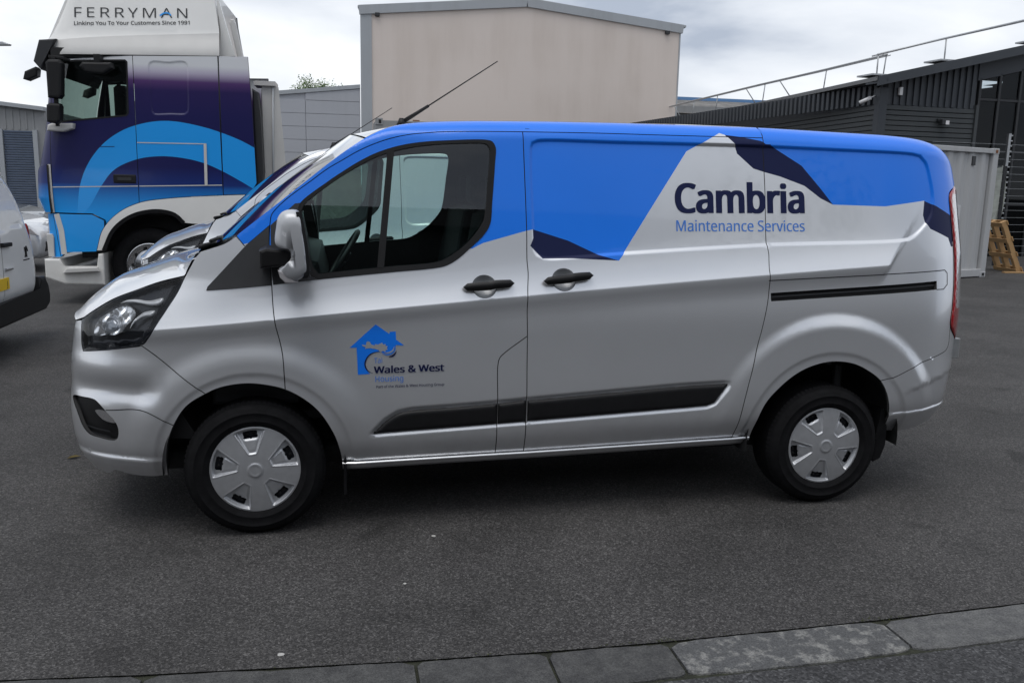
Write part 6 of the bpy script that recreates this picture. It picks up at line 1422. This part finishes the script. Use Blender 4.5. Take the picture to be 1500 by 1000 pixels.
for s in (-1, 1):
    xs2_ = sorted((WC+s*0.905, WC+s*0.935))
    box('side_rubbing_strip', (xs2_[0], 1.2, 0.60), (xs2_[1], 3.05, 0.68), blackp, wv, bev=0.008)
    prism('side_window', [(2.35, 1.13), (3.12, 1.10), (2.98, 1.50), (2.40, 1.56)], lambda a, b, d: (WC+s*(0.86-0.42*(b-1.10)*1.0+d), a, b), -0.02, 0.012, pm('dark_glass', (0.02, 0.024, 0.028), 0.08, 0, 0.5), wv)

# ================================================================== CAR glimpsed between the white van and the lorry
def simple_car(loc, rz, paint, lab, grp=None):
    c = empty('hatchback_car', loc, rz); tag(c, lab, 'car', grp)
    bodyp = catmull([(-4.1, 0.35), (-4.15, 0.70), (-4.0, 0.95), (-3.2, 1.0), (-2.2, 1.0), (-1.15, 1.0), (-0.6, 0.95), (-0.20, 0.82), (-0.03, 0.66), (0.0, 0.45), (-0.05, 0.25)], 0.08)
    prism('body', bodyp, lambda a, b, d: (a, d, b), 0.0, 1.75, paint, c, bev=0.07, smooth=True)
    gh = [(-3.95, 1.01), (-3.6, 1.42), (-2.9, 1.50), (-2.0, 1.46), (-1.1, 1.01)]
    prism('glasshouse', gh, lambda a, b, d: (a, d+(0.10 if True else 0)*0, b), 0.16, 1.59, MATS['dark_glass'], c, bev=0.05, smooth=True)
    prism('roof', [(-3.55, 1.43), (-2.9, 1.515), (-2.05, 1.475), (-2.1, 1.45), (-2.9, 1.48), (-3.5, 1.40)], lambda a, b, d: (a, d, b), 0.14, 1.61, paint, c, bev=0.01)
    for s in (0, 1):
        f = (lambda a, b, d: (a, d, b)) if s == 0 else (lambda a, b, d: (a, 1.75-d, b))
        prism('headlamp', [(-0.48, 0.84), (-0.16, 0.76), (-0.04, 0.64), (-0.30, 0.68)], f, -0.004, 0.10, clearlens, c, bev=0.01)
        for x in (-0.78, -3.35):
            w = empty('wheel', (x, 0.0 if s == 0 else 1.75, 0.31)); w.parent = c; w.scale = (1, 1 if s == 0 else -1, 1)
            lathe('tyre', [(0.20, 0.0), (0.22, -0.015), (0.28, -0.02), (0.31, 0.02), (0.31, 0.18), (0.2, 0.2)], rubber, w, 36)
            lathe('rim', [(0.0, 0.0), (0.06, 0.0), (0.09, 0.03), (0.17, 0.02), (0.205, -0.01)], chrome, w, 20)
    prism('bumper_grille', [(-0.06, 0.34), (0.003, 0.36), (0.006, 0.52), (-0.03, 0.54)], lambda a, b, d: (a, d, b), 0.25, 1.5, blackp, c)
    return c
pm('dark_glass', (0.02, 0.024, 0.028), 0.08, 0, 0.5)
carsil = pm('pale_silver_car_paint', (0.62, 0.63, 0.65), 0.3, 0.4, 1.0)
simple_car((-4.55, 12.2, 0), R(4), carsil, 'pale silver car nose showing between the white van and the lorry', 'cars parked by the shutter')
simple_car((-6.2, 17.2, 0), R(0), pm('dark_car_paint', (0.10, 0.11, 0.12), 0.3, 0.5, 1.0), 'grey car behind the pale silver car, mostly hidden', 'cars parked by the shutter')
